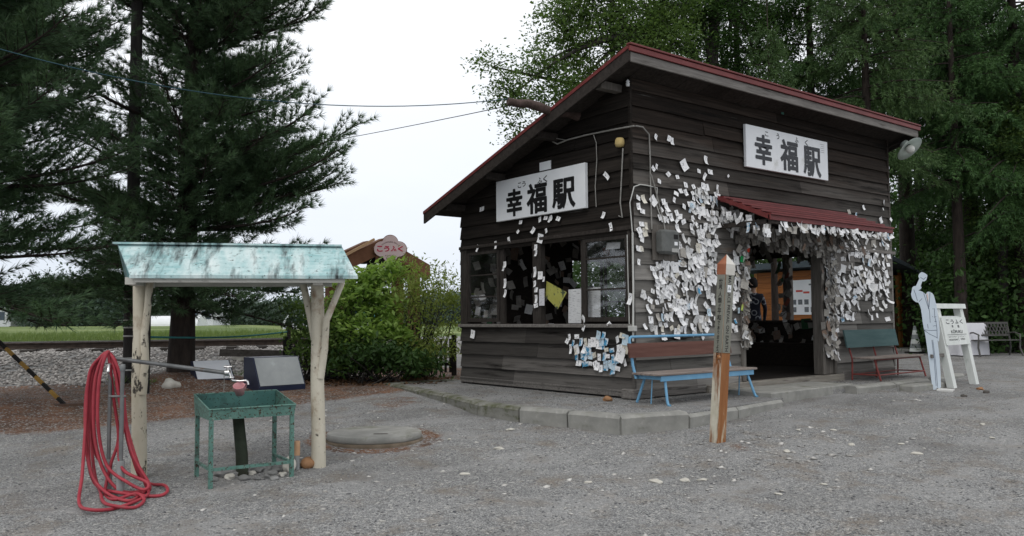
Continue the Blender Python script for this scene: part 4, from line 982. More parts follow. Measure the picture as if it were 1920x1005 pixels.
for q in ([(228, 245), (236, 300), (244, 360), (246, 440)], [(252, 226), (248, 270), (243, 330)], [(212, 232), (226, 290), (240, 345)], [(275, 340), (276, 400), (282, 430), (287, 490), (286, 545)], [(206, 492), (240, 520), (270, 535), (290, 548)], [(205, 490), (250, 494), (288, 492)], [(252, 560), (262, 700), (268, 880)], [(258, 560), (270, 720), (277, 885)],
          [(272, 400), (285, 398)], [(272, 430), (286, 432)], [(270, 460), (284, 463)], [(200, 270), (180, 292)], [(150, 205), (160, 240), (170, 285)], [(195, 120), (215, 135), (230, 120)], [(228, 450), (232, 480)], [(266, 340), (268, 346)], [(262, 395), (264, 401)], [(264, 460), (266, 466)]): pl(q)
mb = MB(); mb.beam((.0, .03, .55), (.12, .55, .05), .03, .03); mb.beam((0, .035, .55), (.0, .035, 1.0), .04, .02); mb.build('prop', WJ, t)
mb = MB(); mb.prism([((-1) * a * .0 + a, b) for a, b in [((a - 256) * kx, (906 - b) * kx) for a, b in [(228, 240), (236, 232), (240, 262), (238, 300)]]], fnp, -.0030, -.0012); mb.build('painted_collar', mk('collar_pink', (.62, .50, .46), (.68, .56, .52), 9, bump=0), t)

NBW = mk('board_white_paint', (.60, .63, .60), (.74, .76, .74), 4, (2, 2, .6), bump=.15, spots=[((.33, .37, .33), 3, (1, 1, .6), .62, .78)])
nb = on_g(1785, 727); nb2 = on_g(1827, 720)
t = thing('station_nameboard', 'white wooden station name board on two leaning posts', 'sign', xyz(nb), math.atan2(nb2[1] - nb[1], nb2[0] - nb[0]))
W_ = float(np.hypot(*(nb2 - nb)[:2])); H_ = 1.16
ln = lambda x, z: (x - .075 * z, .14 * z)
def npost(x):
    mb = MB(); P = []
    for z in (-.1, H_):
        dx, dy = ln(0, z)
        P += [(x + dx - .055, dy - .05, z), (x + dx + .055, dy - .05, z), (x + dx + .055, dy + .05, z), (x + dx - .055, dy + .05, z)]
    mb.hexa(P); mb.build('post', NBW, t)
npost(0); npost(W_)
def nbox(x0, x1, y0, y1, z0, z1):
    P = []
    for z in (z0, z1):
        dx, dy = ln(0, z); P += [(x0 + dx, dy + y0, z), (x1 + dx, dy + y0, z), (x1 + dx, dy + y1, z), (x0 + dx, dy + y1, z)]
    return P
mb = MB(); mb.hexa(nbox(-.12, W_ + .12, -.075, .075, H_ + .003, H_ + .075)); mb.build('top_rail', NBW, t)
mb = MB(); mb.hexa(nbox(.057, W_ - .057, -.02, .02, .62, 1.05)); mb.hexa(nbox(-.02, W_ + .02, -.070, -.053, .62, 1.03)); mb.build('panel', NBW, t)
def nfn(u, v):
    z = .62 + .41 * v; dx, dy = ln(0, z); return (-.02 + (W_ + .04) * u + dx, dy - .0725, z)
mb = MB()
for i, ch in enumerate('こうふく'): put_text(mb, ch, .15 + .19 * i, .28 + .19 * i, .76, .92, nfn, off=.02)
for i, ch in enumerate('幸福'): put_text(mb, ch, .34 + .24 * i, .42 + .24 * i, .62, .72, nfn, off=.01)
put_text(mb, 'KŌFUKU', .28, .76, .42, .56, nfn, off=.02)
put_text(mb, 'NAKASATSUNAI', .13, .48, .16, .22, nfn, off=.01); put_text(mb, 'TAISHO', .60, .80, .17, .23, nfn, off=.01)
put_text(mb, 'なかさつない', .13, .46, .27, .33, nfn); put_text(mb, 'たいしょう', .58, .82, .27, .33, nfn)
for (a, b, c, d) in ((.10, .90, .365, .38), (.525, .532, .12, .365)): mb.add([nfn(a, c), nfn(b, c), nfn(b, d), nfn(a, d)], [(0, 1, 2, 3)])
mb.build('lettering', INKG, t, fix=False)
mb = MB(); mb.beam((-.05, .06, .48), (-.42, .10, .47), .025, .05); mb.build('side_batten', WG, t)
for k, (px, py) in enumerate(((1808, 744), (1849, 737), (1838, 731))):
    p = on_g(px, py); rock('stone', ['dark stone lying in front of the name board', 'dark stone lying right of the name board', 'small brown stone at the right name board post'][k], 'stone', p + [0, 0, .01], (.05, .04, .025), mk('rock_dark', (.05, .045, .04), (.1, .09, .08), 9) if k < 2 else ROCKB, 80 + k)

# lattice bench, cloth covered table
IRON = mk('iron_bench', (.05, .05, .048), (.11, .105, .10), 8, rough=.6, bump=.2)
bl_ = on_z(1838, 668, .375); br_ = on_z(1899, 667, .375)
t = thing('garden_bench', 'dark metal garden bench with lattice back under the trees', 'bench', xyz(bl_ + (br_ - bl_) * .5), math.atan2(br_[1] - bl_[1], br_[0] - bl_[0]))
hw_ = float(np.hypot(*(br_ - bl_)[:2])) / 2 + .12
for s_ in (-1, 1):
    mb = MB(); x = s_ * hw_
    mb.tube([(x + .02 * s_, -.18, 0), (x, -.1, .2), (x, -.12, .38)], .022, 8); mb.tube([(x, .25, 0), (x, .2, .2), (x, .22, .38), (x, .30, .82)], .022, 8); mb.tube([(x, .25, .55), (x, .05, .57), (x, -.12, .52), (x, -.12, .38)], .018, 8); mb.build('end_frame', IRON, t)
mb = MB()
for k in range(5): mb.box(-hw_, hw_, -.14 + .075 * k, -.085 + .075 * k, .375, .395)
mb.build('seat', IRON, t)
mb = MB(); ang = lambda z: .22 + (z - .38) * .18
mb.beam((-hw_, ang(.80), .80), (hw_, ang(.80), .80), .03, .05); mb.beam((-hw_, ang(.50), .50), (hw_, ang(.50), .50), .03, .04)
n_ = 12
for k in range(n_):
    x = -hw_ + 2 * hw_ * k / n_; st_ = 2 * hw_ / n_ * 1.5
    for a, b in ((x, x + st_), (x + st_, x)):
        a = min(a, hw_); b = min(b, hw_); mb.beam((a, ang(.52), .52), (b, ang(.78), .78), .012, .022)
mb.build('lattice_back', IRON, t)
tp = on_z(1832, 668, .375)
t = thing('draped_table', 'small table under a long white cloth behind the garden bench', 'table', xyz(tp + fw_ * .5 + rt * -.05), -.3)
mb = MB(); nseg = 40; V = []
for z, k in ((.80, 1.0), (.78, 1.03), (.45, 1.08), (.1, 1.12), (.02, 1.13)):
    for i in range(nseg):
        a = 2 * math.pi * i / nseg; ca, sa = math.cos(a), math.sin(a); m = max(abs(ca) / .42, abs(sa) / .32); f_ = k * (1 + (.04 * math.sin(a * 9) + .03 * math.sin(a * 5 + 1)) * (.8 - z))
        V.append((ca / m * f_, sa / m * f_, z))
F = [(i * nseg + j, i * nseg + (j + 1) % nseg, (i + 1) * nseg + (j + 1) % nseg, (i + 1) * nseg + j) for i in range(4) for j in range(nseg)] + [tuple(range(nseg))]
mb.add(V, F, 0, True); mb.build('tablecloth', mk('cloth_white', (.62, .62, .66), (.7, .7, .73), 5, bump=.05), t)

# ================================================================== ORANGE HUT BEHIND
ORG = mk('timber_orange', (.22, .072, .014), (.36, .13, .03), 4, (1, .3, 9), rough=.6, bump=.25, isl=.15, spots=[((.12, .04, .01), 3, (1, .5, 6), .58, .74)])
ORL = mk('timber_orange_post', (.36, .15, .04), (.50, .235, .08), 4, (6, 6, .6), rough=.6, bump=.2)
BGY = mk('roof_bluegrey', (.055, .075, .09), (.09, .115, .13), 5, rough=.5, bump=.1)
HX, HY, HB = 15.9, 5.15, .38
t = thing('timber_hut', 'orange timber hut with blue grey roof behind the station', 'building', (HX, HY, HB))
mb = MB(); HLx, HLy = 2.05, 4.3
nrow = 14
for k in range(nrow):
    z0, z1 = 2.45 * k / nrow, 2.45 * (k + 1) / nrow - .008
    mb.box(-.03, .0, .05, HLy - .05, z0, z1)
    mb.box(.95, HLx - .05, -.03, 0, z0, z1 if z1 < 2.2 else 2.19)
mb.box(0, HLx, HLy, HLy + .03, 0, 2.3); mb.box(HLx, HLx + .03, 0, HLy, 0, 2.1)
mb.build('wall', ORG, t)
for (x, y_) in ((-.045, -.05), (HLx - .05, -.06), (-.045, HLy - .05), (-.045, HLy * .5), (.85, -.05)):
    mb = MB(); mb.box(x, x + .11, y_, y_ + .11, 0, 2.42 - .26 * x); mb.build('post', ORL, t)
mb = MB(); mb.box(.07, .84, -.02, .0, .0, 1.1); mb.build('door', mk('timber_panel', (.10, .045, .016), (.16, .08, .03), 5, (6, 6, 1)), t)
f_ = MB(); f_.box(.07, .84, -.02, .01, 1.105, 1.16); f_.box(.07, .84, -.02, .01, 2.12, 2.2); f_.box(.07, .12, -.02, .01, 1.162, 2.118); f_.box(.79, .84, -.02, .01, 1.162, 2.118); wn = f_.build('window', ORL, t)
mb = MB(); mb.box(.121, .789, -.008, -.002, 1.162, 2.118); mb.build('pane', mk('pane_dark', (.02, .022, .022), (.035, .04, .04), 2, rough=.15, bump=0, spec=.5), wn)
mb = MB(); mb.hexa([(-.45, -.55, 2.60), (HLx + .45, -.55, 1.98), (HLx + .45, HLy + .4, 1.98), (-.45, HLy + .4, 2.60), (-.45, -.55, 2.72), (HLx + .45, -.55, 2.10), (HLx + .45, HLy + .4, 2.10), (-.45, HLy + .4, 2.72)]); mb.build('roof', BGY, t)
mb = MB(); mb.box(-.47, -.452, -.56, HLy + .41, 2.52, 2.70); mb.build('fascia', BGY, t)
mb = MB(); mb.cbox(-.6, HLx + .7, -1.3, -.1, -.14, .06, .01); mb.build('step', CONC, t)
POSTY = float(on_x(1512, 560, HX - .03)[1])
t = thing('poster', 'large white poster with rows of small photos on the orange hut', 'poster', (HX - .034, POSTY, HB + 1.05))
mb = MB(); mb.box(-.006, 0, -.62, .62, 0, 1.1); mb.build('sheet', SIGNW, t)
mb = MB()
for r_, z in enumerate((.08, .32)):
    for k in range(5):
        if (k + r_ * 2) % 4 != 3: mb = MB(); mb.box(-.0085, -.007, -.52 + .22 * k, -.37 + .22 * k, z, z + .16); mb.build('photo', MATS.get('photo_dark') or mk('photo_dark', (.05, .06, .07), (.25, .27, .28), 30, bump=0), t)
mb = MB(); mb.box(-.0085, -.007, -.5, -.1, .92, .97); mb.build('heading', mk('photo_dark', (.05, .06, .07), (.25, .27, .28), 30, bump=0), t)
mb = MB(); mb.box(-.0085, -.007, .12, .36, .72, .78); mb.box(-.0085, -.007, -.12, .10, .67, .73); mb.box(-.0085, -.007, .46, .56, .85, 1.02); mb.build('red_heading', mk('print_red', (.5, .06, .05), (.56, .1, .08), 9, bump=0), t)
p = on_z(1717, 650, .4)
p = far(1716, 640, 22.4); p[2] = .38
t = thing('striped_cone', 'grey and white banded cone beside the orange hut', 'cone', xyz(p))
mb = MB(); prof = [(.0, .72)] + [(.03 + .13 * (1 - k / 6), .72 * k / 6) for k in range(6, -1, -1)]
mb.lathe(prof, 20)
mb.mi = [((len(mb.mi) and i // 20) % 2) for i in range(len(mb.mi))]
mb.build('body', [NBW, mk('band_grey', (.2, .22, .22), (.28, .3, .3), 8)], t); mb = MB(); mb.box(-.2, .2, -.2, .2, -.02, .03); mb.build('base', BLK, t)

# ================================================================== LEFT SIDE: PANELS, BARRIER, POLES
NAVY = mk('panel_navy', (.010, .014, .035), (.02, .026, .055), 6, rough=.4, bump=.05)
FACE = mk('panel_face', (.26, .28, .28), (.38, .40, .40), 2.2, rough=.35, bump=0, spots=[((.50, .54, .54), 1.3, (1, 1, 1), .52, .66), ((.12, .13, .13), 3, (1, 1, 1), .6, .8)])
PVW = mk('panel_white', (.70, .73, .77), (.78, .80, .84), 5, rough=.35, bump=.02)
def lectern(px, py, label, rz, wd, dp, hb, hf, face, fd, cat='info panel'):
    p = on_g(px, py); t = thing('info_panel', label, cat, xyz(p), rz)
    mb = MB(); mb.prism([(0, -.15), (dp, -.15), (dp, hb), (fd, hb), (0, hf)], lambda u, v, q_: (q_, u, v), -wd / 2, wd / 2); mb.build('case', NAVY, t)
    n_ = np.array([0, -(hb - hf), fd]); n_ = n_ / np.linalg.norm(n_)
    mb = MB(); q = []
    for k in (.004, .012):
        for (x, f_) in ((-wd / 2 + .02, .03), (wd / 2 - .02, .03), (wd / 2 - .02, .97), (-wd / 2 + .02, .97)):
            q.append((x, fd * f_ + n_[1] * k, hf + (hb - hf) * f_ + n_[2] * k))
    mb.hexa(q); mb.build('sloped_face', face, t)
lectern(530, 733, 'navy lectern panel with grey sloping face behind the basin', math.radians(3), .74, .55, .50, .07, FACE, .24)
lectern(405, 712, 'white faced sloping panel lying low on the needle mound', math.radians(-5), .58, .42, .28, .0, PVW, .36)
pb = on_g(122, 760); pt_ = far(-70, 575, dr(pb[0], pb[1])[0] + .15)
t = thing('barrier_pole', 'black and yellow striped pole leaning down to the ground', 'barrier pole', xyz(pb))
mb = MB(); dv = pt_ - pb; ns = 14
for k in range(ns): mb.beam(dv * k / ns, dv * (k + 1) / ns, .038, .038, mi=k % 2)
mb.build('pole', [BLK, mk('yellow_worn', (.26, .15, .035), (.36, .22, .06), 8, bump=.15, spots=[((.05, .045, .04), 5, (1, 1, 1), .58, .72)])], t)
mb = MB(); mb.box(-.12, .3, -.08, .08, -.03, .02); mb.build('base_plate', mk('rust_plate', (.06, .035, .025), (.11, .07, .05), 9), t)
p = on_g(243, 716)
t = thing('utility_pole', 'dark wooden utility pole with pale bands behind the shelter', 'utility pole', xyz(p))
mb = MB(); mb.tube([(0, 0, -.3), (0, 0, 1.2), (.0, 0, 9.5)], [.105, .10, .072], 16); mb.build('shaft', mk('pole_dark', (.022, .02, .02), (.05, .046, .043), 6, (3, 3, .4), bump=.4), t)
for py in (561, 600, 614, 630, 671, 693):
    z = far(243, py, dr(p[0], p[1])[0])[2] - p[2]; mb = MB(); mb.lathe([(.103, -.012), (.107, -.01), (.107, .01), (.103, .012)], 16, (0, 0, z)); mb.build('band', CONDUIT, t)
mb = MB(); mb.beam((-.6, 0, 8.9), (.6, 0, 8.9), .08, .08); mb.build('cross_arm', WD, t)
p = on_g(278, 738); mb = MB(); mb.tube([(0, 0, -.1), (0, 0, 1.82)], .018, 8); o = mb.build('stake', BLK); o.location = xyz(p); tag(o, 'thin black stake just right of the left shelter post', 'stake')
SP = p + np.array([0, 0, 1.0])
TAPE = mk('tape_teal', (.02, .12, .14), (.04, .20, .20), 5, bump=.05)
fp = on_g(541, 690); mb = MB(); mb.box(-.03, .03, -.03, .03, -.1, .95); o = mb.build('fence_stake', WD); o.location = xyz(fp); tag(o, 'dark stake left of the shrubs holding the blue tape', 'stake')
a = far(279, 632, dr(p[0], p[1])[0]); b = far(541, 622, dr(fp[0], fp[1])[0])
mb = MB(); n_ = 12; mb.tube([(b - a) * k / n_ + np.array([0, 0, -.05 * math.sin(math.pi * k / n_)]) for k in range(n_ + 1)], .014, 6); o = mb.build('barrier_tape', TAPE); o.location = xyz(a); tag(o, 'blue green tape strung across behind the basin', 'tape')
a = on_g(412, 668); b = on_g(548, 676)
a = far(412, 661, 15.2); b = far(556, 664, 15.6); mb = MB(); mb.beam((0, 0, 0), b - a, .16, .13); o = mb.build('timber_beam', mk('beam_old', (.07, .06, .05), (.18, .165, .15), 5, (2, 2, 5), bump=.4)); o.location = xyz(a); tag(o, 'old squared timber beam lying on the ballast', 'beam')

# ================================================================== WIRES
def wire(label, P, sag, r_, mat=BLK, n=26):
    P = [np.array(p, float) for p in P]; a, b = P[0], P[-1]
    mb = MB(); mb.tube([(b - a) * k / n - np.array([0, 0, 4 * sag * k / n * (1 - k / n)]) for k in range(n + 1)], r_, 5); o = mb.build('wire', mat); o.location = xyz(a); tag(o, label, 'wire')
wire('thin wire sagging from the log across the left pine', [LOGT + [0, 0, .02], far(-60, 75, 8.6)], .33, .006, mk('wire_blue', (.02, .05, .07), (.04, .09, .11), 5, bump=0))
wire('thin wire running down from the log towards the left', [LOGT + [.05, 0, -.06], far(250, 300, 40)], .3, .006)

# ================================================================== RAILWAY
RAIL = mk('rail_rust', (.045, .035, .03), (.10, .075, .06), 8, (1, 1, 1), bump=.2); RAILT = mk('rail_top', (.30, .30, .29), (.42, .41, .40), 8, (.3, 3, 3), rough=.4, metal=.6, bump=0)
TZ = .95; L0, L1 = -26, 5.2
rz = _ta
for nm, off in (('near rail of the railway track, dark rusty sides', 0.), ('far rail of the railway track, mostly hidden by the near one', 1.07)):
    p = TRK0 + TN * off
    t = thing('rail', nm, 'rail', (p[0], p[1], TZ), rz)
    mb = MB(); prof = [(-.06, -.135), (.06, -.135), (.06, -.12), (.01, -.105), (.01, -.04), (.034, -.03), (.034, -.003), (-.034, -.003), (-.034, -.03), (-.01, -.04), (-.01, -.105), (-.06, -.12)]
    mb.prism(prof, lambda u, v, q: (q, u, v), L0, L1); mb.build('web', RAIL, t)
    mb = MB(); mb.box(L0, L1, -.030, .030, -.0025, .001); mb.build('running_surface', RAILT, t)
SLP = mk('sleeper_wood', (.035, .03, .027), (.09, .08, .07), 5, (.6, 4, 4), bump=.5)
mb = MB(); mb.cbox(-.105, .105, -.62, 1.69, -.14, 0, .012); sl0 = mb.build('sleeper', SLP)
k = 0; s_ = L0 + .3
while s_ < L1:
    o = sl0 if k == 0 else sl0.copy()
    if k: COL.objects.link(o)
    q = TRK0 + TU * s_ + TN * ((rnd.random() - .5) * .12); o.location = (q[0], q[1], TZ - .137); o.rotation_euler = (0, 0, rz + (rnd.random() - .5) * .03)
    tag(o, 'dark timber sleeper under the rails', 'sleeper', 'sleepers under the railway track'); s_ += .66; k += 1

# ================================================================== PICKET FENCE, BELL ARCH
PK = mk('picket_dark', (.014, .013, .012), (.035, .032, .03), 6, bump=.3)
fa, fb = on_g(534, 690), on_g(852, 698); fb = np.append(from_dr(15.3, dr(*on_z(858, 700, .36)[:2])[1]), .36); fa = np.append(from_dr(15.2, dr(fa[0], fa[1])[1] * 15.2 / dr(fa[0], fa[1])[0]), .38)
dv = fb - fa; Lf = float(np.hypot(dv[0], dv[1]))
t = thing('picket_fence', 'low dark picket fence behind the shrubs', 'fence', (fa[0], fa[1], .36), math.atan2(dv[1], dv[0]))
mb = MB(); n_ = int(Lf / .085)
for k in range(n_): mb.box(k * .085, k * .085 + .045, -.012, .012, .04, .62 + .03 * (k % 2))
mb.box(0, Lf, .013, .045, .16, .22); mb.box(0, Lf, .013, .045, .44, .50); mb.build('pickets', PK, t)
for k in range(5):
    mb = MB(); x = Lf * k / 4.06; mb.box(x - .045, x + .045, .046, .13, -.2, .72); mb.build('post', PK, t)
ABR = mk('arch_brown', (.12, .055, .03), (.21, .105, .06), 3, (1, 1, .6), bump=.25)
q = far(650, 600, 16.6); ag = .38
t = thing('bell_arch', 'brown timber gabled arch with a bell, beyond the shrubs', 'arch', (q[0], q[1], ag))
AW, AD, zk, za = 1.56, .68, 2.12, 2.66
for y_ in (0, AD):
    for x in (0, AW):
        mb = MB(); mb.box(x - .10, x + .10, y_ - .09, y_ + .09, -.2, zk + .1); mb.build('post', ABR, t)
for y_ in (0, AD):
    for s_ in (0, 1):
        mb = MB(); x0_, x1_ = (-.34, AW / 2) if s_ == 0 else (AW / 2, AW + .34)
        zz = lambda x: za - abs(x - AW / 2) * .46
        mb.hexa([(x0_, y_ - .11, zz(x0_) - .30), (x1_, y_ - .11, zz(x1_) - .30), (x1_, y_ + .11, zz(x1_) - .30), (x0_, y_ + .11, zz(x0_) - .30), (x0_, y_ - .11, zz(x0_)), (x1_, y_ - .11, zz(x1_)), (x1_, y_ + .11, zz(x1_)), (x0_, y_ + .11, zz(x0_))]); mb.build('rafter', ABR, t)
mb = MB(); mb.box(AW / 2 - .5, AW / 2 - .08, .10, AD - .1, za - .50, za - .34); mb.box(AW / 2 + .26, AW / 2 + .44, .10, AD - .1, za - .52, za - .34); mb.build('bell_bracket', BLK, t)
mb = MB(); mb.lathe([(0, .0), (.04, -.01), (.09, -.06), (.105, -.18), (.13, -.28), (.20, -.36), (.19, -.37), (.10, -.30), (0, -.28)], 24); mb.lathe([(0, -.46), (.03, -.44), (.03, -.38), (.012, -.3)], 10)
o = mb.build('bell', mk('bell_bronze', (.035, .022, .015), (.075, .05, .035), 6, rough=.5, metal=.5, bump=.1)); ql = (q[0] + AW / 2 - .03, q[1] + .35, ag + za - .36); o.location = xyz(ql); tag(o, 'dark bronze bell hanging inside the brown arch', 'bell')
t2 = thing('arch_sign', 'pale pink cloud shaped sign at the peak of the brown arch', 'sign', (q[0] + AW / 2 + .02, q[1] - .33, ag + 2.42), -.5)
cl = []
for a in range(72):
    th = 2 * math.pi * a / 72; ux, uy = math.cos(th), math.sin(th); best = 0
    for (cx_, cy_, rr_) in ((-.17, 0, .155), (.17, 0, .155), (0, .12, .16), (0, -.12, .15), (0, 0, .2)):
        bq = ux * cx_ + uy * cy_; disc = bq * bq - (cx_ ** 2 + cy_ ** 2 - rr_ ** 2)
        if disc > 0: best = max(best, bq + math.sqrt(disc))
    cl.append((ux * best * 1.0, uy * best))
mb = MB(); mb.prism(cl, lambda u, v, q_: (u, q_, v), -.02, .03); mb.build('board', mk('sign_pink', (.60, .47, .46), (.66, .53, .52), 5, bump=.02), t2)
mb = MB(); mb.prism([(u * 1.05, v * 1.06) for u, v in cl], lambda u, v, q_: (u, q_, v), .031, .05); mb.build('rim', ABR, t2)
mb = MB(); fn = lambda u, v: (-.29 + .58 * u, -.023, -.07 + .14 * v)
for i, ch in enumerate('こうふく'): put_text(mb, ch, .04 + .24 * i, .235 + .24 * i, .1, .95, fn, off=.035)
mb.build('lettering', mk('ink_red', (.45, .012, .05), (.5, .02, .07), 9, bump=0), t2)
mb = MB(); fn2 = lambda u, v: (-.17 + .34 * u, -.023, .13 + .03 * v - .06 * (2 * u - 1) ** 2)
put_text(mb, 'HAPPINESS BELL', 0, 1, 0, 1, fn2); fn3 = lambda u, v: (-.10 + .2 * u, -.023, -.15 + .03 * v); put_text(mb, 'KOFUKU', 0, 1, 0, 1, fn3); fn3 = lambda u, v: (-.09 + .18 * u, -.023, -.215 + .045 * v); put_text(mb, '幸福駅', 0, 1, 0, 1, fn3)
mb.build('lettering', mk('ink_brown', (.15, .08, .07), (.2, .11, .1), 9, bump=0), t2)
mb = MB(); mb.beam((-.1, 0, 0), (-.95, -.02, -.46), .03, .05); o = mb.build('pale_batten', mk('batten_tan', (.42, .27, .15), (.5, .34, .2), 5)); o.location = (q[0] + AW / 2 - .15, q[1] - .16, ag + 2.62); tag(o, 'pale tan batten along the left slope of the brown arch', 'batten')

# ================================================================== VEGETATION
def unit(a): return a / np.maximum(np.linalg.norm(a, axis=-1, keepdims=True), 1e-9)
def blades(pos, dirs, m, ln_, wd, spread, r_):
    """m tapering blades fanned round each direction"""
    n = len(pos); p = np.repeat(pos, m, 0); d = np.repeat(unit(dirs), m, 0)
    rv = unit(r_.normal(size=(n * m, 3))); pr_ = unit(rv - d * (rv * d).sum(-1, keepdims=True))
    a = spread[0] + (spread[1] - spread[0]) * r_.random((n * m, 1))
    q_ = d * np.cos(a) + pr_ * np.sin(a)
    L_ = np.repeat(np.broadcast_to(ln_, (n,)), m)[:, None] * (.7 + .5 * r_.random((n * m, 1)))
    side = unit(np.cross(q_, unit(r_.normal(size=(n * m, 3))))) * wd
    V_ = np.stack([p - side, p + side, p + q_ * L_ + side * .2], 1).reshape(-1, 3)
    return V_
def tri_faces(V_): return np.arange(len(V_)).reshape(-1, 3)
def leafquads(pos, size, asp, r_, up=.5, droop=.2):
    n = len(pos); nrm = unit(r_.normal(size=(n, 3)) + np.array([0, 0, up * 2]))
    ax = unit(np.cross(nrm, r_.normal(size=(n, 3)))); ax = unit(ax + np.array([0, 0, -droop])); b = unit(np.cross(nrm, ax))
    s = size * (.6 + .7 * r_.random((n, 1)))
    return np.stack([pos - ax * s * .5, pos + b * s * asp * .5 - ax * s * .05, pos + ax * s * .5, pos - b * s * asp * .5 - ax * s * .05], 1).reshape(-1, 3)
BARK = mk('bark_pine', (.018, .014, .012), (.055, .042, .035), 6, (3, 3, .6), bump=.9, bd=.02)
BARKG = mk('bark_grey', (.022, .020, .018), (.06, .054, .048), 6, (3, 3, .6), bump=.8, bd=.02)
N_PINE = leafmat('needles_pine', (.018, .044, .026), (.115, .19, .095), trans=.25)
N_SPR = leafmat('needles_spruce', (.018, .052, .018), (.085, .172, .050), trans=.15)
N_SPR2 = leafmat('needles_spruce_light', (.035, .075, .028), (.105, .175, .06), trans=.2)
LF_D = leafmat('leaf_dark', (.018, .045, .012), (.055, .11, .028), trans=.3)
LF_M = leafmat('leaf_mid', (.04, .085, .02), (.13, .20, .05), trans=.4)
LF_B = leafmat('leaf_bright', (.14, .26, .05), (.33, .46, .13), trans=.5)
LF_O = leafmat('leaf_olive', (.085, .14, .025), (.28, .33, .09), trans=.45)

def conifer(name, label, loc, H, z0, Lf, step, nb, seed, mat, kind='pine', lean=(0, 0), tr=.2, azf=None, group=None, dens=1., boughs=()):
    r_ = np.random.default_rng(seed)
    t = thing(name, label, 'tree', xyz(loc), group=group)
    lx, ly = lean
    tp = lambda z: np.array([lx * z / H, ly * z / H, z])
    mb = MB(); zs = np.linspace(-.2, H, 12); mb.tube([tp(z) for z in zs], [tr * (1.12 if z < .3 else 1) * max(.06, 1 - max(z, 0) / H * .92) for z in zs], 14)
    P, Dd, LL = [], [], []
    plan = []; z = z0
    while z < H - .15:
        for k in range(nb + (4 if kind == 'pine' else 0)):
            az = r_.random() * 6.283
            Lb = Lf(z, az) * (.62 + .5 * r_.random()) * (.42 if k >= nb else 1)
            if Lb < .15 or (azf and not azf(z, az, r_)): continue
            plan.append((z, az, Lb))
        z += step * (.8 + .4 * r_.random())
    for (z, az, Lb) in plan + list(boughs):
        f = (z - z0) / (H - z0)
        if True:
            o = np.array([math.cos(az), math.sin(az), 0.]); zb = z + (r_.random() - .5) * step
            if kind == 'pine':
                low = max(0., 1 - (z - z0) / 1.3); el = .28 + .4 * f - .25 * low + (r_.random() - .5) * .5; sag = -.20 * (1 - f) - .12 * low; upt = .26 - .1 * low
            else:
                el = .12 + .5 * f + (r_.random() - .5) * .2; sag = -.55 * (1 - .6 * f); upt = .18
            path = []
            n_ = 6; bend = (r_.random() - .5) * .25
            for i in range(n_ + 1):
                s = i / n_
                path.append(tp(zb) + o * Lb * s + np.array([-o[1], o[0], 0]) * bend * Lb * s * s + np.array([0, 0, Lb * (math.tan(el) * s * .5 + sag * s * s + upt * s ** 3)]))
            path = np.array(path)
            mb.tube(path, [max(.006, tr * .22 * min(1, Lb / 2.5) * (1 - .85 * i / n_)) for i in range(n_ + 1)], 5)
            nt = max(5, int(Lb * (14 if kind == 'pine' else 11) * dens))
            for j in range(nt):
                s = .09 + .89 * (j + r_.random()) / nt
                i = min(int(s * n_), n_ - 1); q0 = path[i] + (path[i + 1] - path[i]) * (s * n_ - i); bd_ = unit(path[i + 1] - path[i])
                sg = 1 if j % 2 else -1
                sd_ = np.array([-bd_[1], bd_[0], 0]) * sg
                if kind == 'pine':
                    tl = min(.8, .30 + .42 * Lb * (1 - s) * .6) * (.7 + .7 * r_.random())
                    td = unit(bd_ * .8 + sd_ * (.75 + .3 * r_.random()) + np.array([0, 0, -.15 + .9 * r_.random()]))
                    nn = max(2, int(tl / .10)); ss = np.linspace(.35, 1, nn)
                else:
                    tl = min(.8, .16 + .45 * Lb * (1 - s) * .7 + .1) * (.7 + .6 * r_.random())
                    td = unit(bd_ * .7 + sd_ * .8 + np.array([0, 0, -.55 - .5 * r_.random()]))
                    nn = max(2, int(tl / .075)); ss = np.linspace(.1, 1, nn)
                for q in ss:
                    dv_ = td if kind == 'pine' else unit(td + np.array([0, 0, -.35 * q]))
                    P.append(q0 + td * tl * q + np.array([0, 0, (-.08 if kind != 'pine' else .03) * q * q])); Dd.append(dv_); LL.append(1.)
                if kind == 'pine': mb.tube([q0, q0 + td * tl], [.006, .003], 3, cap=False)
            P.append(path[-1]); Dd.append(unit(path[-1] - path[-2])); LL.append(1.1)
    mb.build('trunk', BARK, t, fix=False)
    P = np.array(P); Dd = np.array(Dd); LL = np.array(LL)
    if kind == 'pine': V_ = blades(P, Dd, 24, LL * .14, .0050, (.15, .95), r_)
    else: V_ = blades(P, Dd, 9, LL * .125, .012, (.25, 1.05), r_)
    npmesh('crown', V_, tri_faces(V_), mat, t)
    return t

PL = np.array([PINE[0], PINE[1], gz(*PINE) - .05])
prof_z = [1.2, 1.9, 2.3, 2.6, 2.8, 3.1, 3.4, 3.7, 3.9, 4.1, 4.3, 4.55, 4.75, 5.2, 5.6, 6.0, 6.4, 6.8, 7.4, 8.5, 10, 11.3]; prof_l = [1.9, 2.1, 1.6, 2.35, 1.6, 2.5, 2.8, 2.5, 1.6, 1.0, 1.9, 2.0, 1.1, 1.9, 2.1, 1.5, 2.2, 1.3, 2.0, 1.7, 1.1, .3]
def LP(z, az):
    toR = math.cos(az - math.atan2(RGT[1], RGT[0]))
    k = 1.0 + (.05 if toR > 0 else .12 * -toR)
    return float(np.interp(z, prof_z, prof_l)) * k
AZR = math.atan2(RGT[1], RGT[0])
def gapf(z, az, r_):
    toR = math.cos(az - math.atan2(RGT[1], RGT[0]))
    return not (toR < -.1 and 2.6 < z < 4.8 and r_.random() < .45)
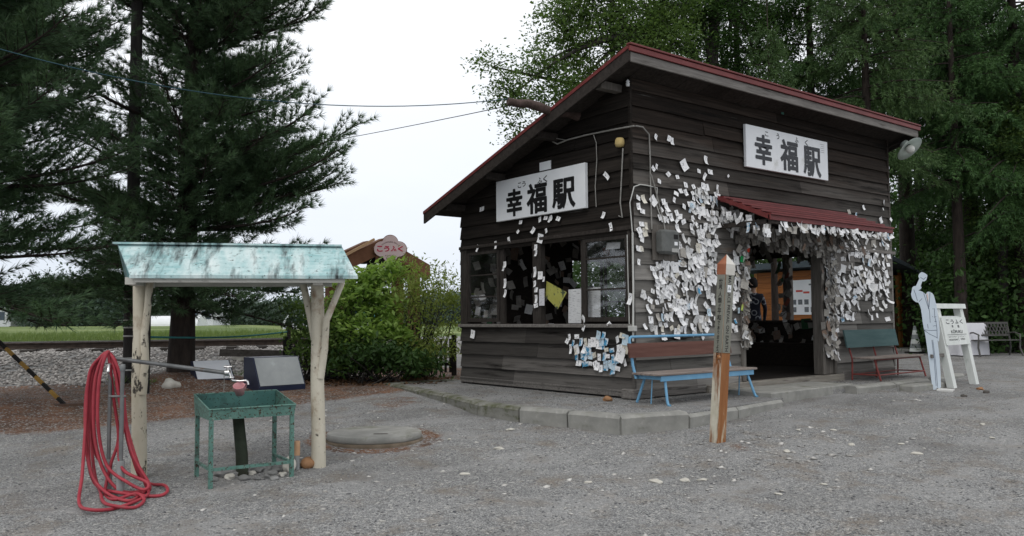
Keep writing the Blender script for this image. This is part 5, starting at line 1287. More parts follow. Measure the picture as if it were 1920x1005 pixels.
conifer('pine_tree', 'large dark pine with thick trunk standing behind the wash shelter', PL, 11.4, 1.15, LP, .28, 6, 21, N_PINE, lean=(.25, -.1), tr=.205, azf=gapf, boughs=[(z, AZR + a, l) for z, a, l in ((5.6, .1, 2.1), (5.4, -.3, 1.9), (5.8, .4, 1.8), (4.7, .3, 1.7), (4.1, -.1, 1.8), (3.1, .05, 2.75), (2.8, .3, 2.5), (3.2, -.3, 2.4), (3.0, .15, 2.45), (2.9, -.15, 2.6), (2.35, .1, 2.35), (2.4, -.3, 2.2), (2.6, .35, 2.2), (1.7, .2, 2.1), (1.6, -.2, 2.0), (1.4, .5, 1.8), (1.5, 2.8, 2.1), (1.3, 3.3, 2.0), (1.7, 2.4, 1.9))])
q = far(-135, 640, 10.0)
def LP2(z, az):
    toR = math.cos(az - math.atan2(RGT[1], RGT[0]))
    return float(np.interp(z, [.8, 1.5, 2.6, 4, 6, 9, 11], [1.4, 1.9, 2.3, 2.3, 2.1, 1.5, .3])) * (1 + .12 * toR)
conifer('pine_tree', 'dark pine reaching in over the striped barrier pole', (q[0], q[1], gz(q[0], q[1])), 11, 1.35, LP2, .30, 6, 22, N_PINE, tr=.2)
q = far(-70, 640, 14.5)
conifer('pine_tree', 'second left pine behind the nearest one, its trunk out of view', (q[0], q[1], gz(q[0], q[1])), 12, 5.0, lambda z, az: float(np.interp(z, [4.8, 6, 8, 12], [1.8, 2.2, 1.7, .3])), .32, 6, 23, N_PINE, tr=.2)

def broad(name, label, cat, loc, trunk, blobs, ncl, per, size, asp, mat, seed, sig=.26, tr=.16, group=None, up=.5, droop=.2, multi=1):
    r_ = np.random.default_rng(seed); t = thing(name, label, cat, xyz(loc), group=group); loc = np.array(loc, float)
    B = [(np.array(c, float) - loc, np.array(r if hasattr(r, '__len__') else (r, r, r * .8), float)) for c, r in blobs]
    wts = np.array([r.prod() ** .7 for c, r in B]); wts /= wts.sum()
    idx = r_.choice(len(B), ncl, p=wts); u = unit(r_.normal(size=(ncl, 3))); rad = r_.random((ncl, 1)) ** .42
    cc = np.array([B[i][0] for i in idx]) + u * rad * np.array([B[i][1] for i in idx])
    cc[:, 2] = np.maximum(cc[:, 2], .12)
    mb = MB(); tk = np.array(trunk, float)
    def limb(a, b, r0, r1, n_=6, w=.12, k=6):
        d_ = b - a; off = r_.normal(size=3) * w * np.linalg.norm(d_) * .5
        mb.tube([a + d_ * i / n_ + off * math.sin(math.pi * i / n_) + np.array([0, 0, .10 * np.linalg.norm(d_) * math.sin(math.pi * i / n_)]) * (1 if multi == 1 else .3) for i in range(n_ + 1)], [r0 + (r1 - r0) * i / n_ for i in range(n_ + 1)], k)
    if multi == 1:
        mb.tube([(0, 0, -.2)] + [tuple(p) for p in tk], [tr * 1.15] + [tr * (1 - .6 * i / len(tk)) for i in range(len(tk))], 12)
        for c, r in B: limb(tk[r_.integers(max(0, len(tk) - 2), len(tk))], c, tr * .4, tr * .08)
        for j in range(0, ncl, 3): limb(B[idx[j]][0], cc[j], tr * .09, .006, 3, .2, 4)
    else:
        for j in range(multi):
            a = np.array([r_.normal() * .15, r_.normal() * .15, -.05]); limb(a, cc[r_.integers(ncl)], tr, .006, 5, .12, 5)
        for j in range(0, ncl, 5): limb(np.array([r_.normal() * .2, r_.normal() * .2, 0]), cc[j], tr * .5, .004, 5, .1, 4)
    mb.build('trunk' if multi == 1 else 'stems', BARKG, t, fix=False)
    pos = (np.repeat(cc, per, 0) + r_.normal(size=(ncl * per, 3)) * sig * np.array([1, 1, .6]))
    pos[:, 2] = np.maximum(pos[:, 2], .03)
    V_ = leafquads(pos, size, asp, r_, up, droop); npmesh('crown' if multi == 1 else 'foliage', V_, np.arange(len(V_)).reshape(-1, 4), mat, t)
    return t
def blob(px, py, d, rpx, f=1.): return (far(px, py, d), np.array([rpx * d / FPX] * 2 + [rpx * d / FPX * f]))
def groundpt(px, d):
    p = far(px, 640, d); return np.array([p[0], p[1], gz(p[0], p[1]) if d < 40 else .4])

# shrubs left of the hut
b = groundpt(785, 14.9); b[2] = .36
broad('shrub', 'dense olive green shrub of narrow upright leaves beside the hut', 'shrub', b, [], [blob(780, 600, 14.6, 75, 1.2), blob(810, 540, 14.8, 55, 1.0), blob(845, 600, 14.5, 32, 2.), blob(742, 560, 14.6, 45, 1.2), blob(790, 660, 14.3, 80, .5), blob(850, 560, 14.7, 22, 1.5), blob(765, 505, 14.8, 26, 1)], 330, 20, .075, .32, LF_O, 31, .11, .018, up=.0, droop=-.6, multi=16)
b = groundpt(640, 14.6); b[2] = .36
broad('shrub', 'loose bright green shrub with broad compound leaves beyond the shelter', 'shrub', b, [], [blob(700, 520, 14.6, 42, .5), blob(735, 505, 14.7, 30, .5), blob(665, 540, 14.6, 40, .7), blob(700, 560, 14.4, 55, .6), blob(640, 580, 14.4, 35, .8), blob(690, 620, 14.2, 70, .6), blob(740, 620, 14.2, 35, 1)], 230, 18, .135, .46, LF_B, 32, .12, .02, up=.9, droop=.35, multi=12)
b = groundpt(585, 14.4); b[2] = .36
broad('shrub', 'low dark leafy shrub beside the right shelter post', 'shrub', b, [], [blob(560, 600, 14.4, 38, 1.), blob(575, 650, 14.1, 45, .8), blob(620, 640, 14.2, 55, .9), blob(548, 570, 14.5, 18, 1.2), blob(655, 675, 13.9, 50, .5), blob(600, 610, 14.3, 40, 1)], 190, 17, .085, .5, LF_M, 33, .12, .018, up=.5, droop=.2, multi=12)
b = groundpt(705, 13.8); b[2] = .36
broad('shrub', 'dark low shrub with drooping compound leaves at the shrub bed front', 'shrub', b, [], [blob(690, 660, 13.7, 60, .5), blob(740, 670, 13.6, 50, .5), blob(640, 680, 13.7, 40, .4), blob(790, 680, 13.6, 40, .4)], 110, 22, .11, .42, LF_D, 34, .13, .016, up=.8, droop=.4, multi=10)

# trees behind the station
b = groundpt(1235, 20)
LF_T = leafmat('leaf_tree', (.030, .070, .018), (.125, .195, .06), trans=.4)
tz = lambda px, py, d: far(px, py, d) - b
broad('broadleaf_tree', 'pale green broadleaf tree showing over the left roof slope', 'tree', b, [tz(1235, 300, 20), tz(1225, 180, 20), tz(1230, 60, 20)],
      [blob(925, 125, 19, 34), blob(960, 180, 19, 46), blob(985, 240, 19.3, 40), blob(1010, 120, 19.5, 48), blob(1060, 60, 20, 70), blob(1075, 180, 19.5, 75), blob(1150, 90, 20, 85), blob(1130, 200, 20, 70), blob(1110, -20, 20, 80), blob(1230, 20, 20.5, 90), blob(1240, 110, 20, 80), blob(1060, 290, 20, 50)], 620, 64, .095, .5, LF_T, 41, .19, .2, up=.9)
b = groundpt(1335, 22)
broad('broadleaf_tree', 'dark broadleaf tree behind the roof peak', 'tree', b, [tz(1335, 300, 22) * 1, tz(1335, 150, 22), tz(1340, 0, 22)],
      [blob(1290, 60, 22, 85), blob(1340, 130, 22, 70), blob(1370, 20, 22, 90), blob(1420, 120, 22.5, 70), blob(1300, -40, 22, 90), blob(1450, 30, 22.5, 70), blob(1230, 60, 22, 60)], 430, 60, .10, .5, LF_D, 42, .19, .2, up=.9)
def spr(label, px, d, H, R_, z0, seed, mat=N_SPR, nm='spruce_tree', lean=(0, 0), step=.46, nb=6, tr=.17, prof=None):
    b = groundpt(px, d)
    f = prof or (lambda z, az: R_ * max(.06, min(1., (H - z) / (H - z0) * 1.25)))
    return conifer(nm, label, b, H, z0, f, step, nb, seed, mat, 'spruce', lean, tr, dens=.85)
spr('tall spruce with dark trunk behind the middle of the roof', 1395, 23, 15, 2.1, 4.5, 51)
spr('small pale spruce whose tip shows just above the roof edge', 1455, 18.6, 8.3, 1.3, 3.0, 52, N_SPR2, step=.30, nb=5, tr=.09)
spr('spruce with hanging boughs right of the small pale one', 1535, 22.5, 16, 2.3, 4.2, 53)
spr('green drooping spruce above the right end of the roof', 1640, 20.5, 13, 2.4, 4.9, 54, N_SPR2)
spr('tall spruce with bare thick trunk above the wall lamp', 1708, 25.0, 19, 2.8, 7.6, 55, tr=.26)
spr('tall thin trunked spruce behind the thick one', 1733, 27.0, 19, 2.4, 8.2, 56, tr=.17)
spr('spruce with hanging green boughs above the figure board', 1805, 21.5, 12.5, 2.0, 4.6, 57, N_SPR)
spr('tall dark spruce above the white name board', 1832, 23.5, 18, 2.7, 5.0, 58, tr=.24)
spr('spruce at the right picture edge over the garden bench', 1925, 22.0, 17, 2.7, 3.4, 59, tr=.22)
for (px, d, lab, bl, mat, sd) in [
    (1790, 26.5, 'low leafy tree hanging over the figure board', [(1760, 370, 65), (1800, 430, 75), (1740, 450, 50), (1830, 350, 60), (1790, 500, 60)], LF_D, 61),
    (1880, 22.3, 'leafy tree with bright lower leaves over the name board', [(1870, 300, 80), (1900, 400, 85), (1860, 470, 55), (1915, 220, 75), (1910, 500, 50)], LF_T, 62),
    (1860, 25.5, 'broadleaf tree with pale top leaves behind the bright one', [(1840, 150, 80), (1880, 90, 90), (1800, 220, 70), (1900, 180, 80)], LF_T, 63)]:
    b = groundpt(px, d); broad('broadleaf_tree', lab, 'tree', b, [tz(px, 450, d), tz(px, 350, d), tz(px + 5, 250, d)], [blob(x, y, d + (k % 3 - 1) * .4, r) for k, (x, y, r) in enumerate(bl)], 320, 60, .095, .5, mat, sd, .19, .12, up=.9)
# woodland mass behind
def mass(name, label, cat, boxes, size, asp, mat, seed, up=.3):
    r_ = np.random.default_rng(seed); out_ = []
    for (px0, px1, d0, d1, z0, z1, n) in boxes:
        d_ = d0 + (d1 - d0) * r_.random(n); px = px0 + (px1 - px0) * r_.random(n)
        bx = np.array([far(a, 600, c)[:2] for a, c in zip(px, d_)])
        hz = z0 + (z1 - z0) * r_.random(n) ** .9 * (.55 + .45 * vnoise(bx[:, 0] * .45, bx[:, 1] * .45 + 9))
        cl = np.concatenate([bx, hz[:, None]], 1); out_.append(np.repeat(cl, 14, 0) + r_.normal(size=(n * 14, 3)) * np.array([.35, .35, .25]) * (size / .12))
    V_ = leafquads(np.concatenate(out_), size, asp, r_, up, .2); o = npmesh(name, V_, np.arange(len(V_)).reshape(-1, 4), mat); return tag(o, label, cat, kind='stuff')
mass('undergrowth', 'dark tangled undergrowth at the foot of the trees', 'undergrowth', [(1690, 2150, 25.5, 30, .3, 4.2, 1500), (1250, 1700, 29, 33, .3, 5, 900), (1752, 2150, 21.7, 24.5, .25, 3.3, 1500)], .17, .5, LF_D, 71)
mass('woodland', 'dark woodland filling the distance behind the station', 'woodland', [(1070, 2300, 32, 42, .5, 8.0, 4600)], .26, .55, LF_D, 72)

# field grass, weeds
n = 7000
tu_ = -30 + 36 * rg.random(n); tn_ = 2.2 + 20 * rg.random(n) ** 1.6
P = TRK0[None] + TU[None] * tu_[:, None] + TN[None] * tn_[:, None]; P = np.concatenate([P, gh(P[:, 0], P[:, 1])[:, None] - .02], 1)
Dv = np.tile([[0, 0, 1.]], (n, 1)) + rg.normal(size=(n, 3)) * .15
V_ = blades(P, Dv, 6, .16 + .14 * rg.random(n), .014, (.05, .7), rg)
o = npmesh('grass', V_, tri_faces(V_), leafmat('grass_blade', (.06, .11, .03), (.18, .235, .08), trans=.35)); tag(o, 'green grass growing along the field beyond the rails', 'grass', kind='stuff')
P = []
for (px, py, k, s) in ((243, 716, 26, .12), (272, 722, 14, .15), (560, 690, 20, .2), (470, 705, 30, .25)):
    c = on_g(px, py)
    for _ in range(k): P.append(c + np.array([rg.normal() * s, rg.normal() * s, -.01]))
P = np.array(P); V_ = blades(P, np.tile([[0, 0, 1.]], (len(P), 1)), 9, .13, .006, (.1, .9), rg)
o = npmesh('weeds', V_, tri_faces(V_), LF_M); tag(o, 'tufts of weeds around the pole foot and panels', 'weeds', kind='stuff')
# dead leaves and needles at the shrub bed
n = 900
d_ = 13.2 + 1.6 * rg.random(n); r_x = np.interp(rg.random(n), [0, 1], [-3.6, -1.05]); P = np.stack([CAMP[0] + FWD[0] * d_ + RGT[0] * r_x, CAMP[1] + FWD[1] * d_ + RGT[1] * r_x], -1)
P = np.concatenate([P, gh(P[:, 0], P[:, 1])[:, None] + .015], 1)
V_ = leafquads(P, .09, .5, rg, 1.6, 0); o = npmesh('fallen_leaves', V_, np.arange(len(V_)).reshape(-1, 4), mk('leaf_dead', (.07, .035, .018), (.17, .10, .055), 30, bump=0, isl=.3)); tag(o, 'brown fallen leaves under the shrub bed', 'fallen leaves', kind='stuff')

# ================================================================== FAR SIDE OF THE FIELD
r_ = np.random.default_rng(91)
HZV = []; nx = 90
pxs = np.linspace(-900, 1100, nx); hgt_ = 22 + 30 * vnoise(pxs * .0042 + 3, pxs * 0 + 1) + 9 * vnoise(pxs * .016, pxs * 0 + 2)
for row, (d, f) in enumerate(((1050, 0), (1200, .6), (1450, 1), (1900, .9))):
    for p_, h_ in zip(pxs, hgt_): q = far(p_, 600, d); HZV.append((q[0], q[1], .3 + h_ * f * (d / 1300)))
FF = [(a * nx + i, a * nx + i + 1, (a + 1) * nx + i + 1, (a + 1) * nx + i) for a in range(3) for i in range(nx - 1)]
o = npmesh('hills', np.array(HZV), np.array(FF), mk('hill_hazed_green', (.085, .115, .10), (.13, .165, .14), .02, bump=0), smooth=True); o['kind'] = 'structure'  # distance haze is put into the muted grey green hill colour
mass('treeline', 'distant dark green treeline beyond the field', 'treeline', [(-400, 175, 150, 175, .5, 9.0, 2600), (60, 240, 120, 135, .5, 8.2, 1700), (300, 560, 135, 160, .4, 4.2, 1700), (540, 900, 140, 165, .4, 6, 1800), (-400, 600, 180, 210, .5, 5, 1800)], .55, .6, leafmat('leaf_far_hazed', (.040, .068, .056), (.075, .11, .082), trans=.2), 73)  # leaf tones greyed towards blue, haze painted into the colour
FW = mk('house_white', (.60, .62, .66), (.70, .72, .75), 2, bump=0); FR = mk('house_roof', (.30, .33, .38), (.40, .43, .47), 3, bump=0)
GLD = mk('house_window', (.05, .07, .10), (.09, .11, .14), 2, bump=0, rough=.2)
def house(px, d, w_, dp, h, rh, label, rz, nwin=2):
    q = groundpt(px, d); q[2] = .7
    t = thing('house', label, 'house', xyz(q), rz)
    mb = MB(); mb.box(-w_ / 2, w_ / 2, 0, dp, -.5, h); mb.prism([(0, h), (dp, h), (dp / 2, h + rh)], lambda u, v, z: (z, u, v), -w_ / 2 + .01, w_ / 2 - .01); mb.build('wall', FW, t)
    mb = MB()
    for s_ in (0, 1):
        y0, y1 = (-.5, dp / 2) if s_ == 0 else (dp / 2, dp + .5); zz = lambda y: h + rh + .1 - abs(y - dp / 2) * rh / (dp / 2)
        mb.hexa([(-w_ / 2 - .5, y0, zz(y0)), (w_ / 2 + .5, y0, zz(y0)), (w_ / 2 + .5, y1, zz(y1)), (-w_ / 2 - .5, y1, zz(y1)), (-w_ / 2 - .5, y0, zz(y0) + .2), (w_ / 2 + .5, y0, zz(y0) + .2), (w_ / 2 + .5, y1, zz(y1) + .2), (-w_ / 2 - .5, y1, zz(y1) + .2)])
    mb.build('roof', FR, t)
    for k in range(nwin):
        mb = MB(); x = -w_ / 2 + w_ * (k + .5) / nwin; mb.box(x - .6, x + .6, -.05, .02, h * .35, h * .75); mb.build('window', GLD, t)
house(374, 118, 3.6, 7, 2.9, 1.3, 'white farmhouse showing just right of the pine trunk', -.6)
house(404, 124, 2.6, 5, 2.6, .9, 'small white farm building right of the farmhouse', -.5, 1)
house(0, 130, 3, 5, 3.2, 1.2, 'white house at the far left under the pine boughs', -.6, 1)
q = groundpt(296, 112); q[2] = .8
t = thing('greenhouse', 'white plastic tunnel greenhouse beyond the field', 'greenhouse', xyz(q), -.68)
mb = MB(); pr_ = [(-1.9, 0)] + [(1.9 * math.cos(math.pi - math.pi * k / 14), 1.35 * math.sin(math.pi * k / 14)) for k in range(1, 14)] + [(1.9, 0)]
mb.prism(pr_, lambda u, v, z: (z, u, v), -1.0, 6); mb.build('cover', mk('plastic_white', (.66, .68, .70), (.74, .76, .77), 2, bump=0, rough=.4), t)
mb = MB(); mb.box(-1.03, -1.005, -.5, .5, 0, .95); mb.build('door', FR, t)
q = groundpt(567, 62); q[2] = .5
t = thing('parked_car', 'white car half hidden behind the dark shrub', 'car', xyz(q), -.6)
mb = MB(); mb.prism([(-1.0, .25), (1.0, .25), (1.0, .7), (.75, .78), (.5, 1.28), (-.7, 1.3), (-.98, .8)], lambda u, v, z: (u * 1.3, z, v), -.75, .75); mb.build('body', FW, t)
mb = MB(); mb.prism([(-.62, .8), (.62, .8), (.43, 1.2), (-.58, 1.22)], lambda u, v, z: (u * 1.3, z, v), -.755, .755); mb.build('window', GLD, t)
for x in (-.8, .8):
    for y_ in (-.72, .72):
        mb = MB(); mb.tube([(x, y_ - .08, .28), (x, y_ + .08, .28)], .28, 14); mb.build('wheel', BLK, t)
q = groundpt(695, 55); q[2] = .5
t = thing('shed', 'low shed with turquoise roof glimpsed through the shrubs', 'shed', xyz(q), -.6)
mb = MB(); mb.box(-1.4, 1.4, 0, 2, -.3, .85); mb.build('wall', FW, t); mb = MB(); mb.prism([(-.2, .85), (2.2, .85), (1, 1.45)], lambda u, v, z: (z, u, v), -1.55, 1.55); mb.build('roof', mk('roof_turquoise', (.10, .38, .42), (.15, .46, .48), 3, bump=0), t)

# ================================================================== PAPER TAGS
def paper(name, c1, c2, printed=None):
    sp = [((.22, .22, .24), 48, (1, 1, 1), .58, .64)]
    if printed: sp = [(printed, 22, (1, 1, 1), .52, .58)]
    return mk(name, c1, c2, 9, bump=.08, bd=.002, rough=.8, spots=sp, isl=.06)
PAP = [paper('paper_white', (.76, .76, .77), (.86, .86, .86)), paper('paper_grey', (.56, .56, .55), (.68, .68, .67)), paper('paper_cream', (.60, .56, .47), (.70, .67, .58)),
       paper('paper_blue_print', (.55, .62, .68), (.68, .73, .77), (.06, .25, .42)), paper('paper_pale_blue', (.42, .56, .66), (.52, .64, .72)), paper('paper_aged', (.30, .28, .25), (.44, .42, .38))]
PIN = BLK
def tag_geo(w_, h_, curl, fold, r_):
    """a pinned slip in local x (right), y (out from the wall), z (up), pin at the origin"""
    nx_, nz_ = 3, 4; V_ = []
    for k in range(nz_ + 1):
        for i in range(nx_ + 1):
            x = w_ * (i / nx_ - .5); z = -h_ * (k / nz_) + h_ * .14; s = (k / nz_)
            y = .004 + curl * h_ * s * s + fold * abs(x) + .006 * math.sin(3 * s + fold * 40)
            V_.append((x * (1 - .05 * s), y, z))
    F_ = [(k * (nx_ + 1) + i, k * (nx_ + 1) + i + 1, (k + 1) * (nx_ + 1) + i + 1, (k + 1) * (nx_ + 1) + i) for k in range(nz_) for i in range(nx_)]
    return V_, F_
VAR = []
_tr = random.Random(5)
for (w_, h_) in ((.055, .085), (.055, .085), (.06, .10), (.075, .055), (.085, .06), (.06, .06), (.05, .12), (.09, .11), (.045, .075), (.07, .085)):
    VAR.append(tag_geo(w_ * 1.18, h_ * 1.12, _tr.choice((.02, .05, .08, .15, .32)), _tr.uniform(-.25, .3), _tr))
MESHC = {}
def tag_mesh(v, m):
    if (v, m) not in MESHC:
        mb = MB(); mb.add(VAR[v][0], VAR[v][1], 0, True)
        mb.add([(-.004, .007, -.004), (.004, .007, -.004), (.004, .007, .004), (-.004, .007, .004)], [(0, 1, 2, 3)], 1)
        o = mb.build('paper_tag', [PAP[m], PIN], fix=False); MESHC[v, m] = o.data
        me = o.data; bpy.data.objects.remove(o)
    return MESHC[v, m]
NT_ = [0]
def put_tag(pos, wall, label, group, m=None, v=None, roll=None, sc=1.0):
    r_ = _tr
    m = m if m is not None else r_.choices(range(6), (66, 22, 6, 1.5, .7, 4))[0]
    v = v if v is not None else r_.randrange(len(VAR))
    o = bpy.data.objects.new('paper_tag', tag_mesh(v, m)); COL.objects.link(o)
    roll = r_.gauss(0, .36) if roll is None else roll
    base = Matrix(((1, 0, 0), (0, -1, 0), (0, 0, 1))) if wall == 'B' else Matrix(((0, -1, 0), (-1, 0, 0), (0, 0, 1)))
    R_ = base @ Matrix.Rotation(roll, 3, 'Y') @ Matrix.Rotation(r_.gauss(0, .12), 3, 'Z')
    o.matrix_world = Matrix.Translation(Vector(xyz(pos))) @ R_.to_4x4() @ Matrix.Scale(sc * r_.uniform(.8, 1.12), 4)
    tag(o, label, 'paper tag', group); NT_[0] += 1
    return o
def stuff_tags(name, places, label, mats, seed, cat='paper tags'):
    """slips beyond the individually built ones, or a matted layer of them: places = (pos, wall, scale)"""
    r_ = random.Random(seed); mb = MB()
    for (pos, wall, sc) in places:
        V_, F_ = VAR[r_.randrange(len(VAR))]
        base = Matrix(((1, 0, 0), (0, -1, 0), (0, 0, 1))) if wall == 'B' else Matrix(((0, -1, 0), (-1, 0, 0), (0, 0, 1)))
        if wall == 'X': base = Matrix(((0, 1, 0), (-1, 0, 0), (0, 0, 1)))
        R_ = base @ Matrix.Rotation(r_.gauss(0, .4), 3, 'Y') @ Matrix.Rotation(r_.gauss(0, .3), 3, 'Z') @ Matrix.Rotation(r_.gauss(0, .2), 3, 'X')
        s = sc * r_.uniform(.8, 1.2); P_ = Vector(xyz(pos))
        mb.add([P_ + R_ @ (Vector(p) * s) for p in V_], F_, r_.choices(range(len(mats)), [m[1] for m in mats])[0], True)
    o = mb.build(name, [m[0] for m in mats], fix=False); return tag(o, label, cat, kind='stuff')
def sample(boxes, mind, seed):
    r_ = random.Random(seed); out_ = []
    for (x0, x1, y0, y1, n, sk) in boxes:
        tries = 0; got = 0
        while got < n and tries < n * 40:
            tries += 1
            x = r_.uniform(x0, x1); y = r_.uniform(y0, y1)
            if sk == 'r': x = x1 - (x1 - x0) * r_.random() ** 1.6
            if sk == 'l': x = x0 + (x1 - x0) * r_.random() ** 1.7
            if out_ and got and r_.random() < .35:
                a, b = r_.choice(out_[-got:]); x, y = a + r_.gauss(0, 9), b + r_.gauss(0, 9)
                if not (x0 <= x <= x1 and y0 <= y <= y1): continue
            if any(abs(x - a) < mind and abs(y - b) < mind for a, b in out_): continue
            if 1212 < x < 1264 and 425 < y < 492: continue
            out_.append((x, y)); got += 1
    return out_
GB = 'paper tags pinned to the door wall left of the doorway'
BANDS = [(0, 350, 'paper tag scattered high on the door wall above the canopy level'), (350, 420, 'paper tag pinned left of the canopy, above the meter box'), (420, 490, 'paper tag pinned between the meter box and doorway, level with the meter'),
         (490, 545, 'paper tag in the dense rows just below the meter box level'), (545, 600, 'paper tag in the middle rows between window corner and doorway'), (600, 700, 'paper tag pinned low, just above the blue bench rail')]
def band(y):
    for a, b, l in BANDS:
        if a <= y < b: return l
hi = [(1231, 258), (1254, 260), (1259, 264), (1324, 299), (1231, 313), (1225, 318), (1252, 328), (1270, 333), (1237, 341), (1311, 322), (1331, 323), (1322, 331)]
for (x, y) in hi: put_tag(onB(x, y - 4, .054), 'B', band(y), band(y), m=0)
put_tag(onB(1279, 303, .054), 'B', 'large slanted white slip high on the door wall', None, 0, 7, -.55, 1.5)
put_tag(onB(1366, 329, .054), 'B', 'small curled paper scrap just below the door wall sign', None, 0, 8, .9, .8)
mid = sample([(1282, 1345, 346, 420, 29, ''), (1236, 1285, 375, 420, 12, ''), (1196, 1222, 365, 425, 7, ''), (1262, 1345, 422, 470, 25, 'r'), (1196, 1213, 430, 520, 7, ''), (1222, 1342, 488, 545, 58, ''), (1204, 1340, 545, 604, 36, ''), (1206, 1336, 604, 632, 10, ''),
              (1366, 1397, 468, 560, 23, 'r'), (1366, 1398, 560, 650, 11, 'r')], 5.4, 3)
for (x, y) in mid:
    if x > 1360: lab, g = ('crumpled paper tag on the wall strip between peace post and doorway, upper half' if y < 560 else 'crumpled paper tag on the wall strip between peace post and doorway, lower half'), 'paper tags between the peace post and the doorway'
    elif x < 1214: lab, g = 'paper tag on the corner strip beside the white conduit pipe', 'paper tags on the corner strip'
    else: lab = band(y); g = lab
    put_tag(onB(x, y - 4, .054), 'B', lab, g)
put_tag(onB(1271, 565, .056), 'B', 'long white paper strip hanging mid wall above the blue bench', None, 0, 6, .05, 1.9)
put_tag(onB(1253, 540, .056), 'B', 'large white slip with torn point mid wall above the blue bench', None, 0, 7, .4, 1.5)
for (x, y, m, l) in ((1329, 581, 4, 'blue tag beside the peace post above the bench'), (1311, 540, 3, 'white tag with blue picture below the meter level'), (1241, 590, 4, 'pale blue tag at the end of a hanging strip')): put_tag(onB(x, y, .068), 'B', l, None, m, 0, .1, 1.1)
for (x, y, c, l, n_) in ((1401, 466, (.55, .06, .03), 'red plastic tag hanging in the doorway top corner', 'red_tag'), (1393, 487, (.02, .28, .08), 'green box shaped tag at the left door post', 'green_tag'), (1395, 578, (.42, .5, .12), 'yellow green slip on the left door post', 'yellow_tag')):
    p = onB(x, y, .09); mb = MB(); mb.cbox(-.05, .05, -.012, .012, -.045, .045, .004); o = mb.build(n_, mk(n_, c, tuple(q * 1.2 for q in c), 5, bump=.05)); o.location = xyz(p); o.rotation_euler = (0, .25, 0); tag(o, l, 'tag')

# gable wall
GA1, GA2, GA3 = 'blue printed tags below the gable window', 'white tags below the gable window', 'paper tags around the gable name board'
low = [(1068, 632), (1083, 632), (1065, 641), (1076, 643), (1089, 640), (1099, 640), (1108, 642), (1114, 639), (1124, 627), (1133, 628), (1119, 640), (1128, 640), (1138, 640), (1125, 650), (1081, 653), (1071, 652), (1080, 658), (1097, 653), (1104, 655), (1132, 649), (1138, 657), (1148, 658),
       (1157, 636), (1168, 630), (1174, 634), (1091, 666), (1083, 667), (1099, 665), (1108, 666), (1116, 666), (1125, 669), (1133, 667), (1141, 669), (1150, 671), (1158, 672), (1086, 681), (1093, 683), (1101, 683), (1109, 683), (1115, 683), (1121, 685), (1127, 690), (1137, 682), (1145, 681), (1153, 681), (1149, 690), (1160, 692), (1173, 652), (1168, 664), (1163, 651), (1172, 679), (1137, 691)]
blue = {(1076, 643), (1089, 640), (1124, 627), (1133, 628), (1083, 667), (1099, 665), (1108, 666), (1133, 667), (1150, 671), (1158, 672), (1101, 683), (1137, 682), (1145, 681), (1153, 681), (1174, 634), (1128, 640), (1138, 640), (1091, 666)}
for (x, y) in low:
    b_ = (x, y) in blue
    put_tag(onA(x, y - 4, .054), 'A', 'blue printed tag in the cluster below the right gable window' if b_ else 'white tag in the cluster below the right gable window', GA1 if b_ else GA2, _tr.choice((3, 3, 4)) if b_ else _tr.choice((0, 0, 0, 3, 2)), roll=_tr.gauss(0, .22))
put_tag(onA(1167, 655, .066), 'A', 'large crumpled white sheet at the right of the blue tag cluster', None, 0, 7, .3, 1.9)
for (x, y) in [(904, 389), (930, 454), (897, 461), (955, 446), (972, 432), (1002, 428), (1015, 441), (1024, 430), (1135, 326), (1145, 420), (1133, 399)]:
    put_tag(onA(x, y, .054), 'A', 'single white tag on the dark boards above the gable windows', 'single tags above the gable windows', 0, roll=_tr.gauss(0, .4))
for (x, y) in [(1012, 408), (1024, 406), (1032, 408), (1048, 407), (977, 414), (1034, 405)]:
    put_tag(onA(x, y, .06), 'A', 'white tag hanging just under the gable name board', 'tags hanging under the gable name board', 0, roll=_tr.gauss(0, .25))
for (x, y, l) in ((1184, 553, 'white tag on the conduit pipe beside the window'), (1092, 595, 'tag hanging on the frame foot of the right window'), (1097, 611, 'folded tag lying on the window sill'), (1144, 606, 'pale scrap standing on the sill right end'), (888, 621, 'lone tag below the left window')): put_tag(onA(x, y,   .075 if y > 590 and x > 900 else .058), 'A', l, None, 0)
for k, (x, y, v, s) in enumerate([(1005, 460, 0, 1), (1006, 470, 8, 1), (1004, 503, 6, 1.1), (1003, 528, 0, 1), (1005, 540, 5, 1), (1006, 555, 6, .9), (1006, 570, 3, .9), (1014, 511, 7, 1.0), (947, 492, 0, .9), (945, 500, 8, 1), (948, 525, 6, 1.2), (949, 545, 6, 1.0), (1020, 520, 8, 1)]):
    put_tag(onA(x, y, .06), 'A', 'paper tag strung on the dark posts between the window bays', 'tags strung on the posts between the window bays', 0, v, _tr.gauss(0, .15), s)
